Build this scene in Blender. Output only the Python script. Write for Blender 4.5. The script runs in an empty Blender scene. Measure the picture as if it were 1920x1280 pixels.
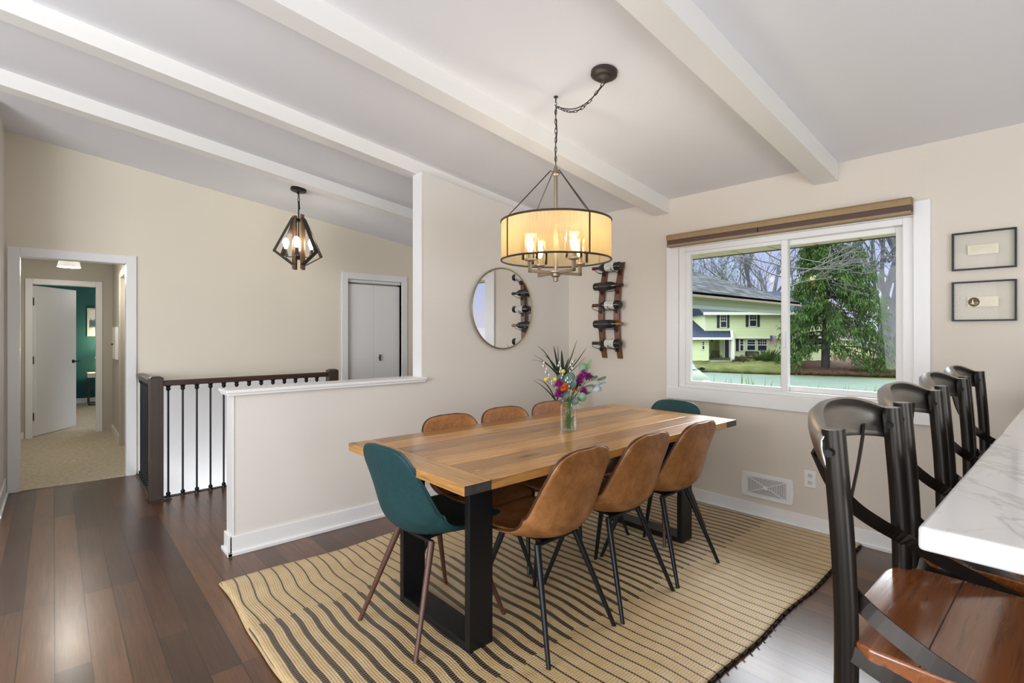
import bpy, bmesh, math, random
from mathutils import Vector, Matrix, noise
PI = math.pi
S = bpy.context.scene
COL = S.collection
rnd = random.Random(7)

# ------------------------------------------------------------------ camera
cam_d = bpy.data.cameras.new('camera'); cam = bpy.data.objects.new('camera', cam_d); COL.objects.link(cam)
cam.location = (0, 0, 1.35); cam.rotation_euler = (PI/2, 0, math.radians(48.33))
cam_d.lens = 36*964/1920; cam_d.shift_y = -0.00865; cam_d.clip_end = 400; cam_d.clip_start = 0.02
S.camera = cam
# ------------------------------------------------------------------ world
W = bpy.data.worlds.new('sky'); S.world = W; W.use_nodes = True
wn = W.node_tree.nodes; wl = W.node_tree.links; wn.clear()
wo = wn.new('ShaderNodeOutputWorld'); wb = wn.new('ShaderNodeBackground')
tc = wn.new('ShaderNodeTexCoord'); sp = wn.new('ShaderNodeSeparateXYZ'); cr = wn.new('ShaderNodeValToRGB')
wl.new(tc.outputs['Generated'], sp.inputs[0]); wl.new(sp.outputs[2], cr.inputs[0]); wl.new(cr.outputs[0], wb.inputs[0]); wl.new(wb.outputs[0], wo.inputs[0])
els = cr.color_ramp.elements
els[0].position = 0.0; els[0].color = (.80, .74, .84, 1)
els[1].position = 0.60; els[1].color = (3.2, 3.4, 3.7, 1)
for p_, c_ in ((.10, (.55, .62, .92, 1)), (.20, (.50, .60, .98, 1)), (.38, (3.2, 3.4, 3.7, 1))):
    e_ = els.new(p_); e_.color = c_
# bright sky patch added beyond the window, for glare on floor and rug
def wm(op, a, b=None, clamp=False):
    n = wn.new('ShaderNodeMath'); n.operation = op; n.use_clamp = clamp
    for i, x in enumerate((a, b)):
        if x is None: continue
        if isinstance(x, (int, float)): n.inputs[i].default_value = x
        else: wl.new(x, n.inputs[i])
    return n.outputs[0]
vd = wn.new('ShaderNodeVectorMath'); vd.operation = 'DOT_PRODUCT'; wl.new(tc.outputs['Generated'], vd.inputs[0])
vd.inputs[1].default_value = Vector((-.10, .77, .60)).normalized()
gl_ = wm('MULTIPLY', wm('POWER', wm('MULTIPLY', wm('SUBTRACT', vd.outputs['Value'], .80), 5.0, True), 1.0), wm('MULTIPLY', wm('SUBTRACT', sp.outputs[2], .22), 8.0, True))
ga = wn.new('ShaderNodeMix'); ga.data_type = 'RGBA'; ga.blend_type = 'ADD'; ga.clamp_result = False
gsc = wn.new('ShaderNodeVectorMath'); gsc.operation = 'SCALE'; gsc.inputs[0].default_value = (14, 14.6, 15.5); wl.new(gl_, gsc.inputs['Scale'])
ga.inputs[0].default_value = 1; wl.new(cr.outputs[0], ga.inputs[6]); wl.new(gsc.outputs[0], ga.inputs[7]); wl.new(ga.outputs[2], wb.inputs[0])
wb.inputs[1].default_value = 1.0
# ------------------------------------------------------------------ exposure
S.view_settings.view_transform = 'Standard'; S.view_settings.look = 'None'
S.view_settings.gamma = 1; S.view_settings.use_curve_mapping = False
S.view_settings.exposure = 0.0
try:
    S.cycles.max_bounces = 8; S.cycles.diffuse_bounces = 5; S.cycles.glossy_bounces = 6; S.cycles.transparent_max_bounces = 32
    S.cycles.caustics_reflective = False; S.cycles.caustics_refractive = False; S.cycles.sample_clamp_indirect = 6
    S.cycles.use_denoising = True
except Exception:
    pass
# ------------------------------------------------------------------ added area fill lights (unseen, kitchen side, behind the camera)
def area(name, loc, target, sx, sy, power, col):
    d = bpy.data.lights.new(name, 'AREA'); d.shape = 'RECTANGLE'; d.size = sx; d.size_y = sy; d.energy = power; d.color = col
    o = bpy.data.objects.new(name, d); COL.objects.link(o); o.location = loc
    o.rotation_euler = (Vector(target)-Vector(loc)).to_track_quat('-Z', 'Y').to_euler(); return o
area('kitchen_fill', (1.5, -2.4, 1.35), (-2.0, 2.6, .7), 2.8, 1.6, 98, (.90, .95, 1))  # added unseen fill, stands in for light from the kitchen
area('hall_side_fill', (-1.9, -2.8, 1.6), (-5.6, 1.6, 1.3), 2.8, 1.8, 165, (.93, .96, 1))  # fill light added to brighten the far wall
area('ceiling_bounce_fill', (-.2, -.9, .95), (-.6, -.3, 3.0), 2.0, 1.6, 16, (.88, .93, 1))  # added fill aimed upwards to brighten the ceiling
area('dining_side_fill', (2.2, 1.0, .85), (-1.6, 3.5, .55), 1.6, 1.2, 58, (.93, .96, 1))  # added low fill, brightens the wall under the window

# ------------------------------------------------------------------ tagging helpers
def tag(o, label=None, cat=None, group=None, kind=None):
    if label: o['label'] = label
    if cat: o['category'] = cat
    if group: o['group'] = group
    if kind: o['kind'] = kind
    return o
def thing(name, label, cat, loc=(0, 0, 0), rz=0, group=None, kind=None):
    o = bpy.data.objects.new(name, None); COL.objects.link(o); o.empty_display_size = .1
    o.location = loc; o.rotation_euler = (0, 0, rz)
    return tag(o, label, cat, group, kind)
def dup(root, loc=None, rz=None, label=None, parent=None):
    kids = list(root.children)
    r = root.copy(); COL.objects.link(r)
    if parent: r.parent = parent
    if loc is not None: r.location = loc
    if rz is not None: r.rotation_euler = (0, 0, rz)
    if label: r['label'] = label
    for ch in kids: dup(ch, parent=r)
    return r

# ------------------------------------------------------------------ mesh builder
class MB:
    def __init__(s): s.v = []; s.f = []; s.m = []; s.mi = 0
    def add(s, vs, fs):
        n = len(s.v); s.v += [tuple(v) for v in vs]
        for f in fs: s.f.append(tuple(i+n for i in f)); s.m.append(s.mi)
        return s
    def box(s, x0, x1, y0, y1, z0, z1):
        x0, x1 = sorted((x0, x1)); y0, y1 = sorted((y0, y1)); z0, z1 = sorted((z0, z1))
        return s.add([(x0,y0,z0),(x1,y0,z0),(x1,y1,z0),(x0,y1,z0),(x0,y0,z1),(x1,y0,z1),(x1,y1,z1),(x0,y1,z1)],
                     [(0,3,2,1),(4,5,6,7),(0,1,5,4),(1,2,6,5),(2,3,7,6),(3,0,4,7)])
    def poly_prism(s, pts, d):          # pts: closed 3-D loop, d: extrusion vector
        n = len(pts); d = Vector(d)
        vs = [Vector(p) for p in pts]+[Vector(p)+d for p in pts]
        return s.add(vs, [tuple(range(n))[::-1], tuple(range(n, 2*n))]+[(i, (i+1) % n, n+(i+1) % n, n+i) for i in range(n)])
    def quad(s, a, b, c, d): return s.add([a, b, c, d], [(0, 1, 2, 3)])
    def lathe(s, prof, n=24, c=(0, 0, 0), axis='z', rot=None):
        vs = []; c = Vector(c)
        for r, z in prof:
            for i in range(n):
                a = 2*PI*i/n; p = Vector((r*math.cos(a), r*math.sin(a), z))
                if axis == 'x': p = Vector((p.z, p.x, p.y))
                if axis == 'y': p = Vector((p.y, p.z, p.x))
                if rot: p = rot @ p
                vs.append(c+p)
        fs = []
        for j in range(len(prof)-1):
            for i in range(n):
                fs.append((j*n+i, j*n+(i+1) % n, (j+1)*n+(i+1) % n, (j+1)*n+i))
        if prof[0][0] > 1e-5: fs.append(tuple(range(n))[::-1])
        if prof[-1][0] > 1e-5: fs.append(tuple((len(prof)-1)*n+i for i in range(n)))
        return s.add(vs, fs)
    def tube(s, pts, r, n=10, cap=True, closed=False):
        pts = [Vector(p) for p in pts]; m = len(pts)
        rs = r if isinstance(r, (list, tuple)) else [r]*m
        vs = []; up = None
        for i, p in enumerate(pts):
            if closed: t = (pts[(i+1) % m]-pts[i-1]).normalized()
            else: t = (pts[min(i+1, m-1)]-pts[max(i-1, 0)]).normalized()
            if up is None:
                up = Vector((0, 0, 1)) if abs(t.z) < .9 else Vector((1, 0, 0))
            a = (up - t*up.dot(t))
            if a.length < 1e-4: a = t.orthogonal()
            a.normalize(); b = t.cross(a); up = a
            for k in range(n):
                an = 2*PI*k/n; vs.append(p+(a*math.cos(an)+b*math.sin(an))*rs[i])
        fs = []
        for i in range(m if closed else m-1):
            j = (i+1) % m
            for k in range(n): fs.append((i*n+k, i*n+(k+1) % n, j*n+(k+1) % n, j*n+k))
        if cap and not closed:
            fs.append(tuple(range(n))[::-1]); fs.append(tuple((m-1)*n+k for k in range(n)))
        return s.add(vs, fs)
    def strap(s, pts, w, t, nrm):       # flat bar along pts; nrm(i) = flat-face normal
        pts = [Vector(p) for p in pts]; m = len(pts); vs = []
        for i, p in enumerate(pts):
            d = (pts[min(i+1, m-1)]-pts[max(i-1, 0)]).normalized()
            nn = Vector(nrm(i) if callable(nrm) else nrm); nn = (nn-d*nn.dot(d)).normalized(); sd = d.cross(nn)
            for a, b in ((-1, -1), (1, -1), (1, 1), (-1, 1)): vs.append(p+sd*a*w/2+nn*b*t/2)
        fs = [(0, 1, 2, 3)[::-1], tuple((m-1)*4+k for k in range(4))]
        for i in range(m-1):
            for k in range(4): fs.append((i*4+k, i*4+(k+1) % 4, i*4+4+(k+1) % 4, i*4+4+k))
        return s.add(vs, fs)
    def ball(s, c, rx, ry=None, rz=None, n=12, m=8):
        ry = ry or rx; rz = rz or rx; c = Vector(c)
        vs = [c+Vector((0, 0, rz))]
        for j in range(1, m):
            for i in range(n):
                a = 2*PI*i/n; b = PI*j/m; vs.append(c+Vector((rx*math.sin(b)*math.cos(a), ry*math.sin(b)*math.sin(a), rz*math.cos(b))))
        vs.append(c-Vector((0, 0, rz))); L = len(vs)-1
        fs = [(0, 1+i, 1+(i+1) % n) for i in range(n)]
        for j in range(m-2):
            for i in range(n): fs.append((1+j*n+i, 1+(j+1)*n+i, 1+(j+1)*n+(i+1) % n, 1+j*n+(i+1) % n))
        fs += [(L, 1+(m-2)*n+(i+1) % n, 1+(m-2)*n+i) for i in range(n)]
        return s.add(vs, fs)
    def grid(s, P, closed_u=False):     # P[row][col]
        R_ = len(P); Cn = len(P[0]); vs = [p for row in P for p in row]; fs = []
        for i in range(R_-1):
            for j in range(Cn if closed_u else Cn-1):
                k = (j+1) % Cn; fs.append((i*Cn+j, i*Cn+k, (i+1)*Cn+k, (i+1)*Cn+j))
        return s.add(vs, fs)
    def leaf(s, p, d, up, l, w, seg=4, droop=0.0, fold=.15):
        p = Vector(p); d = Vector(d).normalized(); up = Vector(up); sd = d.cross(up)
        if sd.length < 1e-3: sd = d.orthogonal()
        sd.normalize(); nn = sd.cross(d); rows = []
        for i in range(seg+1):
            t = i/seg; ww = w*math.sin(PI*min(.02+t*.97, 1))**.7 if 0 < i < seg else w*.06
            c = p+d*l*t+Vector((0, 0, -1))*droop*l*t*t
            rows.append([c-sd*ww/2+nn*fold*ww, c, c+sd*ww/2+nn*fold*ww])
        return s.grid(rows)
    def build(s, name, mats, parent=None, smooth=False, bev=0, sub=0, solid=0, off=-1, label=None, bseg=2, auto=True):
        me = bpy.data.meshes.new(name); me.from_pydata([tuple(v) for v in s.v], [], s.f); me.update()
        mats = mats if isinstance(mats, (list, tuple)) else [mats]
        for m_ in mats: me.materials.append(m_)
        bm = bmesh.new(); bm.from_mesh(me)
        for f_, mi in zip(bm.faces, s.m): f_.material_index = mi
        bmesh.ops.recalc_face_normals(bm, faces=bm.faces[:])
        bm.to_mesh(me); bm.free()
        if smooth:
            for p in me.polygons: p.use_smooth = True
            if auto:
                try: me.set_sharp_from_angle(angle=math.radians(42))
                except Exception: pass
        o = bpy.data.objects.new(name, me); COL.objects.link(o)
        if parent: o.parent = parent
        if solid:
            md = o.modifiers.new('thickness', 'SOLIDIFY'); md.thickness = solid; md.offset = off
        if bev:
            md = o.modifiers.new('bevel', 'BEVEL'); md.width = bev; md.segments = bseg; md.limit_method = 'ANGLE'; md.harden_normals = False
        if sub:
            md = o.modifiers.new('sub', 'SUBSURF'); md.levels = sub; md.render_levels = sub
        if label: o['label'] = label
        return o
def struct(name, mb, mat, parent=None, **k):
    o = mb.build(name, mat, parent, **k)
    if not parent: o['kind'] = 'structure'
    return o
def smoothpath(pts, n=6):               # Catmull-Rom
    P = [Vector(p) for p in pts]; P = [P[0]*2-P[1]]+P+[P[-1]*2-P[-2]]; out = []
    for i in range(1, len(P)-2):
        a, b, c, d = P[i-1:i+3]
        for k in range(n):
            t = k/n; out.append(.5*((2*b)+(c-a)*t+(2*a-5*b+4*c-d)*t*t+(3*b-a-3*c+d)*t**3))
    out.append(P[-2]); return out

# ------------------------------------------------------------------ materials
def mat(name, col, rough=.5, metal=0, spec=.5, **k):
    m = bpy.data.materials.new(name); m.use_nodes = True; b = m.node_tree.nodes['Principled BSDF']
    b.inputs['Base Color'].default_value = (*col, 1); b.inputs['Roughness'].default_value = rough; b.inputs['Metallic'].default_value = metal
    b.inputs['Specular IOR Level'].default_value = spec
    for kk, v in k.items(): b.inputs[kk.replace('_', ' ')].default_value = v
    return m
def N(m, t, **k):
    n = m.node_tree.nodes.new(t)
    for a, v in k.items(): setattr(n, a, v)
    return n
def LK(m, a, b): m.node_tree.links.new(a, b)
def bsdf(m): return m.node_tree.nodes['Principled BSDF']
def coords(m, scale=(1, 1, 1), kind='Object', rot=(0, 0, 0)):
    t = N(m, 'ShaderNodeTexCoord'); mp = N(m, 'ShaderNodeMapping'); LK(m, t.outputs[kind], mp.inputs[0])
    mp.inputs['Scale'].default_value = scale; mp.inputs['Rotation'].default_value = rot; return mp.outputs[0]
def ramp(m, fac, stops):
    r = N(m, 'ShaderNodeValToRGB'); LK(m, fac, r.inputs[0]); e = r.color_ramp.elements
    e[0].position = stops[0][0]; e[0].color = (*stops[0][1], 1); e[1].position = stops[-1][0]; e[1].color = (*stops[-1][1], 1)
    for p, c in stops[1:-1]: q = e.new(p); q.color = (*c, 1)
    return r.outputs[0]
def noise_tex(m, vec, scale, detail=3, rough=.5, dist=0):
    n = N(m, 'ShaderNodeTexNoise'); LK(m, vec, n.inputs['Vector']); n.inputs['Scale'].default_value = scale
    n.inputs['Detail'].default_value = detail; n.inputs['Roughness'].default_value = rough; n.inputs['Distortion'].default_value = dist
    return n.outputs[0]
def bump(m, h, strength=.2, dist=.01):
    b = N(m, 'ShaderNodeBump'); LK(m, h, b.inputs['Height']); b.inputs['Strength'].default_value = strength; b.inputs['Distance'].default_value = dist
    LK(m, b.outputs[0], bsdf(m).inputs['Normal']); return b
def mth(m, op, a, b=None, c=None, clamp=False):
    n = N(m, 'ShaderNodeMath', operation=op); n.use_clamp = clamp
    for i, x in enumerate((a, b, c)):
        if x is None: continue
        if isinstance(x, (int, float)): n.inputs[i].default_value = x
        else: LK(m, x, n.inputs[i])
    return n.outputs[0]
def mixc(m, f, a, b, bt='MIX'):
    n = N(m, 'ShaderNodeMix', data_type='RGBA', blend_type=bt)
    if isinstance(f, (int, float)): n.inputs[0].default_value = f
    else: LK(m, f, n.inputs[0])
    for i, x in ((6, a), (7, b)):
        if isinstance(x, tuple): n.inputs[i].default_value = (*x, 1)
        else: LK(m, x, n.inputs[i])
    return n.outputs[2]
def mottled(name, c1, c2, scale=3, rough=.6, bstr=0, bscale=60, stretch=(1, 1, 1), **k):
    m = mat(name, c1, rough, **k); v = coords(m, stretch)
    LK(m, ramp(m, noise_tex(m, v, scale, 4, .6), [(.3, c1), (.7, c2)]), bsdf(m).inputs['Base Color'])
    if bstr: bump(m, noise_tex(m, v, bscale, 3), bstr, .004)
    return m
def wood(name, dark, mid, light, axis=0, scale=1.0, rough=.4, coat=0, knots=False, bstr=.12):
    m = mat(name, mid, rough); st = [14, 14, 14]; st[axis] = 1.1
    v = coords(m, tuple(s*scale for s in st)); n1 = noise_tex(m, v, 1.6, 6, .62, 1.6)
    st2 = [90, 90, 90]; st2[axis] = 3.5; v2 = coords(m, tuple(s*scale for s in st2)); n2 = noise_tex(m, v2, 1, 4, .6, .6)
    c = ramp(m, n1, [(.25, dark), (.42, mid), (.56, mid), (.75, light)])
    c = mixc(m, mth(m, 'MULTIPLY', ramp(m, n2, [(.30, (1, 1, 1)), (.5, (0, 0, 0))]), .55), c, dark)
    if knots:
        st3 = [7, 7, 7]; st3[axis] = 1.6
        v3 = coords(m, tuple(s*scale for s in st3)); vo = N(m, 'ShaderNodeTexVoronoi'); LK(m, v3, vo.inputs['Vector']); vo.inputs['Scale'].default_value = 1.0
        k_ = ramp(m, vo.outputs['Distance'], [(.05, (1, 1, 1)), (.16, (0, 0, 0))])
        c = mixc(m, mth(m, 'MULTIPLY', k_, .8), c, tuple(x*.45 for x in dark))
    LK(m, c, bsdf(m).inputs['Base Color']); bump(m, n2, bstr, .002)
    if coat: bsdf(m).inputs['Coat Weight'].default_value = coat; bsdf(m).inputs['Coat Roughness'].default_value = .12
    return m
def glassy(name, tint=(1, 1, 1), gl=.08, gloss_rough=0.0):
    m = bpy.data.materials.new(name); m.use_nodes = True; nt = m.node_tree; nt.nodes.clear()
    o = N(m, 'ShaderNodeOutputMaterial'); t = N(m, 'ShaderNodeBsdfTransparent'); g = N(m, 'ShaderNodeBsdfGlossy'); mx = N(m, 'ShaderNodeMixShader'); lw = N(m, 'ShaderNodeFresnel')
    t.inputs[0].default_value = (*tint, 1); g.inputs['Roughness'].default_value = gloss_rough; lw.inputs[0].default_value = 1.45
    LK(m, mth(m, 'MULTIPLY', lw.outputs[0], gl), mx.inputs[0]); LK(m, t.outputs[0], mx.inputs[1]); LK(m, g.outputs[0], mx.inputs[2]); LK(m, mx.outputs[0], o.inputs[0])
    return m
def emis(name, col, st):
    m = mat(name, col, .4); b = bsdf(m); b.inputs['Emission Color'].default_value = (*col, 1); b.inputs['Emission Strength'].default_value = st; return m

M = {}
M['wall'] = mottled('cream_wall_paint', (.72, .685, .64), (.74, .70, .655), 1.2, .75, .04, 160)
M['wall_win'] = mottled('cream_wall_paint_shaded', (.67, .61, .53), (.69, .63, .55), 1.2, .75, .04, 160)  # cream wall paint again, this wall's warmer, dimmer light put into its colour
M['wall_far'] = mottled('tan_wall_paint', (.75, .69, .575), (.77, .71, .595), 1.2, .75, .04, 160)
M['white'] = mat('white_trim_paint', (.82, .82, .82), .35)
M['ceil'] = mottled('ceiling_paint', (.74, .74, .765), (.76, .76, .78), 2, .8, .03, 200)
M['beam'] = mat('beam_paint', (.80, .785, .76), .45)
M['teal_wall'] = mat('teal_wall_paint', (.006, .085, .105), .7)
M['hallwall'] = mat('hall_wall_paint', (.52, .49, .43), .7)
M['black'] = mottled('black_painted_wood', (.016, .016, .018), (.028, .027, .028), 6, .38, .05, 80)
M['metal_dark'] = mat('dark_bronze_metal', (.055, .046, .04), .42, .6)
M['metal_black'] = mat('black_metal', (.012, .012, .014), .4, .5)
M['chair_black'] = mat('black_chair_metal', (.02, .022, .026), .35, .6)
M['copper'] = wood('walnut_print_metal', (.05, .020, .012), (.10, .042, .026), (.15, .066, .042), 2, 1, .35)
M['brass'] = mat('brushed_brass', (.42, .33, .18), .3, .9)
M['bronze_arm'] = mat('brushed_bronze', (.28, .23, .17), .4, .75)
M['mirror'] = mat('mirror_glass', (.86, .87, .88), .01, 1)
M['glass'] = glassy('window_glass', (.97, .99, .98), .45)
M['picglass'] = glassy('picture_glass', (.97, .98, .975), .12)
M['clear'] = glassy('clear_glass', (.99, 1, .995), .4)
M['lampglass'] = glassy('seeded_lamp_glass', (.97, .93, .84), 1.4)
M['bulb'] = emis('lit_bulb', (1, .84, .58), 14)
M['bulbw'] = emis('lit_bulb_white', (1, .9, .74), 30)
M['chrome'] = mat('chrome', (.6, .6, .62), .15, 1)
# chips on the black table legs
m = M['black_chip'] = mat('worn_black_wood', (.008, .008, .009), .42, spec=.3)
v = coords(m, (1, 1, 1)); n_ = noise_tex(m, v, 70, 2, .5)
LK(m, ramp(m, n_, [(.80, (.008, .008, .009)), (.83, (.40, .37, .31))]), bsdf(m).inputs['Base Color']); bump(m, noise_tex(m, v, 30, 3), .08, .003)
# floor
m = M['floor'] = mat('dark_hardwood', (.06, .03, .02), .3)
v = coords(m, (1, 1, 1)); br = N(m, 'ShaderNodeTexBrick'); LK(m, v, br.inputs['Vector'])
br.offset = .37; br.offset_frequency = 3; br.inputs['Scale'].default_value = 1; br.inputs['Brick Width'].default_value = 1.15; br.inputs['Row Height'].default_value = .1145
br.inputs['Mortar Size'].default_value = .0016; br.inputs['Mortar Smooth'].default_value = .2; br.inputs['Bias'].default_value = 0
br.inputs['Color1'].default_value = (.046, .018, .008, 1); br.inputs['Color2'].default_value = (.138, .064, .028, 1); br.inputs['Mortar'].default_value = (.008, .005, .004, 1)
gr = noise_tex(m, coords(m, (2, 40, 2)), 1.5, 5, .6, .8); gl = noise_tex(m, coords(m, (1, 3, 1)), 1.6, 3)
c = mixc(m, 1, br.outputs[0], ramp(m, gr, [(.3, (.72, .68, .66)), (.7, (1.25, 1.2, 1.18))]), 'MULTIPLY')
c = mixc(m, 1, c, ramp(m, gl, [(.3, (.85, .82, .8)), (.7, (1.2, 1.2, 1.2))]), 'MULTIPLY')
LK(m, c, bsdf(m).inputs['Base Color'])
bb = N(m, 'ShaderNodeBump'); bb.inputs['Strength'].default_value = .35; bb.inputs['Distance'].default_value = .002; bb.invert = True
LK(m, mth(m, 'ADD', br.outputs[1], mth(m, 'MULTIPLY', gr, .25)), bb.inputs['Height']); LK(m, bb.outputs[0], bsdf(m).inputs['Normal'])
bsdf(m).inputs['Coat Weight'].default_value = .2; bsdf(m).inputs['Coat Roughness'].default_value = .2
# rug
m = M['rug'] = mat('jute_rug', (.45, .33, .18), .40, spec=.9)
v = coords(m, (1, 1, 1)); sx = N(m, 'ShaderNodeSeparateXYZ'); LK(m, v, sx.inputs[0]); X_, Y_ = sx.outputs[0], sx.outputs[1]
wob = noise_tex(m, coords(m, (1.6, .5, 1)), 1.4, 1)
yy = mth(m, 'ADD', Y_, mth(m, 'MULTIPLY', mth(m, 'SUBTRACT', wob, .5), .085))
ph = mth(m, 'FRACT', mth(m, 'DIVIDE', mth(m, 'SUBTRACT', yy, .68), .0645))
dst = mth(m, 'ABSOLUTE', mth(m, 'SUBTRACT', ph, .5))
stag = mth(m, 'MULTIPLY', mth(m, 'SUBTRACT', noise_tex(m, coords(m, (.01, 14, 1)), 1, 0), .5), .10)
xs = mth(m, 'ADD', X_, stag)
thick = mth(m, 'MULTIPLY', mth(m, 'GREATER_THAN', xs, -2.51), mth(m, 'LESS_THAN', xs, -1.52))
wdt = mth(m, 'ADD', mth(m, 'MULTIPLY', thick, .115), .07)
stripe = mth(m, 'LESS_THAN', dst, wdt)
rib = mth(m, 'FRACT', mth(m, 'DIVIDE', X_, .0125)); ribm = mth(m, 'GREATER_THAN', rib, .24)
blk = mth(m, 'MULTIPLY', stripe, mth(m, 'ADD', mth(m, 'MULTIPLY', ribm, .85), .15))
yw = mth(m, 'FRACT', mth(m, 'DIVIDE', yy, .0108)); ywm = mth(m, 'GREATER_THAN', yw, .3)
wv = mth(m, 'MULTIPLY', mth(m, 'ADD', mth(m, 'MULTIPLY', ribm, .5), .5), mth(m, 'ADD', mth(m, 'MULTIPLY', ywm, .45), .55))
base = mixc(m, wv, (.16, .105, .05), ramp(m, noise_tex(m, v, 9, 4, .7), [(.3, (.72, .49, .22)), (.7, (.84, .64, .36))]))
c = mixc(m, blk, base, (.008, .009, .014)); LK(m, c, bsdf(m).inputs['Base Color'])
bump(m, mth(m, 'ADD', mth(m, 'MULTIPLY', mth(m, 'SINE', mth(m, 'MULTIPLY', rib, PI)), .5), mth(m, 'SINE', mth(m, 'MULTIPLY', yw, PI))), .5, .003)
M['jute_edge'] = mottled('jute_hem', (.50, .36, .19), (.62, .47, .27), 20, .85, .2, 200)
M['rug_black'] = mat('black_yarn', (.01, .01, .013), .8)
# table wood
def table_wood(name, axis):
    m = wood(name, (.13, .055, .018), (.50, .255, .075), (.74, .46, .19), axis, 1, .30, .25, True, .10)
    return m
M['tt'] = table_wood('oiled_pine_long', 1); M['tt2'] = table_wood('oiled_pine_cross', 0)
m = M['tt']; b_in = bsdf(m).inputs['Base Color']; src = b_in.links[0].from_socket
v = coords(m); s3 = N(m, 'ShaderNodeSeparateXYZ'); LK(m, v, s3.inputs[0])
wnz = N(m, 'ShaderNodeTexWhiteNoise', noise_dimensions='1D'); LK(m, mth(m, 'FLOOR', mth(m, 'DIVIDE', s3.outputs[0], .1475)), wnz.inputs['W'])
LK(m, mixc(m, 1, src, ramp(m, wnz.outputs[0], [(0, (.62, .58, .54)), (1, (1.25, 1.22, 1.18))]), 'MULTIPLY'), b_in)
# leathers
def leather(name, c1, c2, rough):
    m = mat(name, c1, rough); v = coords(m)
    n1 = noise_tex(m, v, 5, 6, .68, 1.2); n2 = noise_tex(m, v, 22, 4, .7)
    LK(m, ramp(m, mth(m, 'ADD', mth(m, 'MULTIPLY', n1, .75), mth(m, 'MULTIPLY', n2, .25)), [(.36, c1), (.66, c2)]), bsdf(m).inputs['Base Color'])
    bump(m, noise_tex(m, v, 240, 2), .12, .001); return m
M['tan'] = leather('cognac_leather', (.215, .075, .018), (.50, .235, .085), .36)
M['tanseam'] = mat('brown_piping', (.07, .025, .01), .4)
M['teal'] = mottled('teal_upholstery', (.008, .045, .053), (.013, .062, .070), 40, .62, .25, 500, spec=.4)
M['tealseam'] = mat('teal_piping', (.01, .05, .06), .5)
M['stoolwood'] = wood('varnished_elm', (.13, .034, .010), (.27, .085, .022), (.42, .16, .05), 0, 1.2, .16, .7)
m = M['gunmetal'] = mottled('brushed_gunmetal', (.016, .014, .013), (.045, .038, .032), 4, .33, .06, 40, (1, 1, .15), metal=.7)
M['polish'] = mottled('worn_polished_steel', (.34, .32, .29), (.62, .59, .54), 6, .36, .05, 60, (.3, .3, 1), metal=1)
# quartz
m = M['quartz'] = mat('veined_quartz', (.8, .8, .8), .12)
v = coords(m, (1, 1, 1)); wn_ = noise_tex(m, v, 1.3, 5, .6, 1.5)
vein = ramp(m, wn_, [(.485, (0, 0, 0)), (.5, (1, 1, 1)), (.515, (0, 0, 0))])
vein2 = ramp(m, noise_tex(m, coords(m, (1, 1, 1), rot=(0, 0, .9)), 2.7, 4, .55, 1.8), [(.49, (0, 0, 0)), (.5, (.5, .5, .5)), (.51, (0, 0, 0))])
LK(m, mixc(m, mth(m, 'MULTIPLY', mth(m, 'ADD', vein, vein2), .45, clamp=True), (.80, .795, .785), (.36, .34, .31)), bsdf(m).inputs['Base Color'])
M['rail'] = wood('dark_walnut_rail', (.022, .012, .008), (.05, .026, .017), (.09, .05, .034), 1, 1, .35)
M['newel'] = wood('dark_walnut_newel', (.028, .018, .014), (.055, .036, .028), (.09, .062, .05), 2, 1, .4)
M['stave'] = wood('barrel_stave', (.06, .018, .008), (.17, .058, .026), (.28, .11, .05), 2, 1.5, .38)
M['carpet'] = mottled('beige_carpet', (.42, .35, .24), (.60, .54, .43), 30, .95, .5, 400)
M['pend_wood'] = wood('pendant_wood', (.08, .045, .022), (.19, .11, .055), (.3, .19, .1), 2, 2, .5)

# ================================================================== ROOM SHELL
XF, XP, YW, YL = -6.04, -3.46, 3.84, -.313
def CZ(y): return 2.462+.1395*(YW-y)
# floor (with the stairwell cut out)
f = MB()
f.box(-6.16, -5.06, -3.3, .60, -.22, 0); f.box(-5.06, 2.6, -3.3, 3.98, -.22, 0); f.box(-6.16, -5.06, 2.15, 3.98, -.22, 0)
struct('floor', f, M['floor'])
# ceiling slab
c = MB(); y0, y1 = -3.3, 3.98
c.poly_prism([(-6.2, y0, CZ(y0)), (2.6, y0, CZ(y0)), (2.6, y1, CZ(y1)), (-6.2, y1, CZ(y1))], (0, 0, .15)); struct('ceiling', c, M['ceil'])
for i, x in enumerate((-4.68, -3.585, -2.405, -1.165, .09)):
    b = MB(); w = .070 if i > 1 else .064; h = .118 if i > 1 else .102
    b.poly_prism([(x-w, y0, CZ(y0)-h), (x+w, y0, CZ(y0)-h), (x+w, YW, CZ(YW)-h), (x-w, YW, CZ(YW)-h)], (0, 0, h+.01))
    struct('trim_%d' % (i+1), b, M['beam'], bev=.003)
# window wall with its opening (glass frame sits inside)
WX0, WX1, WZ0, WZ1 = -2.25, -.70, .905, 2.045
w = MB()
def slab_y(mb, x0, x1, z0, top, ya, yb):   # wall piece whose top follows the ceiling
    mb.poly_prism([(x0, ya, z0), (x1, ya, z0), (x1, ya, top), (x0, ya, top)], (0, yb-ya, 0))
slab_y(w, -6.2, WX0, -.3, 2.60, YW, YW+.14); slab_y(w, WX1, 2.6, -.3, 2.60, YW, YW+.14)
slab_y(w, WX0, WX1, -.3, WZ0, YW, YW+.14); slab_y(w, WX0, WX1, WZ1, 2.60, YW, YW+.14)
struct('wall_back', w, M['wall_win'])
def wall_x(mb, xa, xb, ya, yb, z0, drop=-.03):  # wall along y, top follows ceiling
    mb.poly_prism([(xa, ya, z0), (xa, yb, z0), (xa, yb, CZ(yb)-drop), (xa, ya, CZ(ya)-drop)], (xb-xa, 0, 0))
w = MB()
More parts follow.
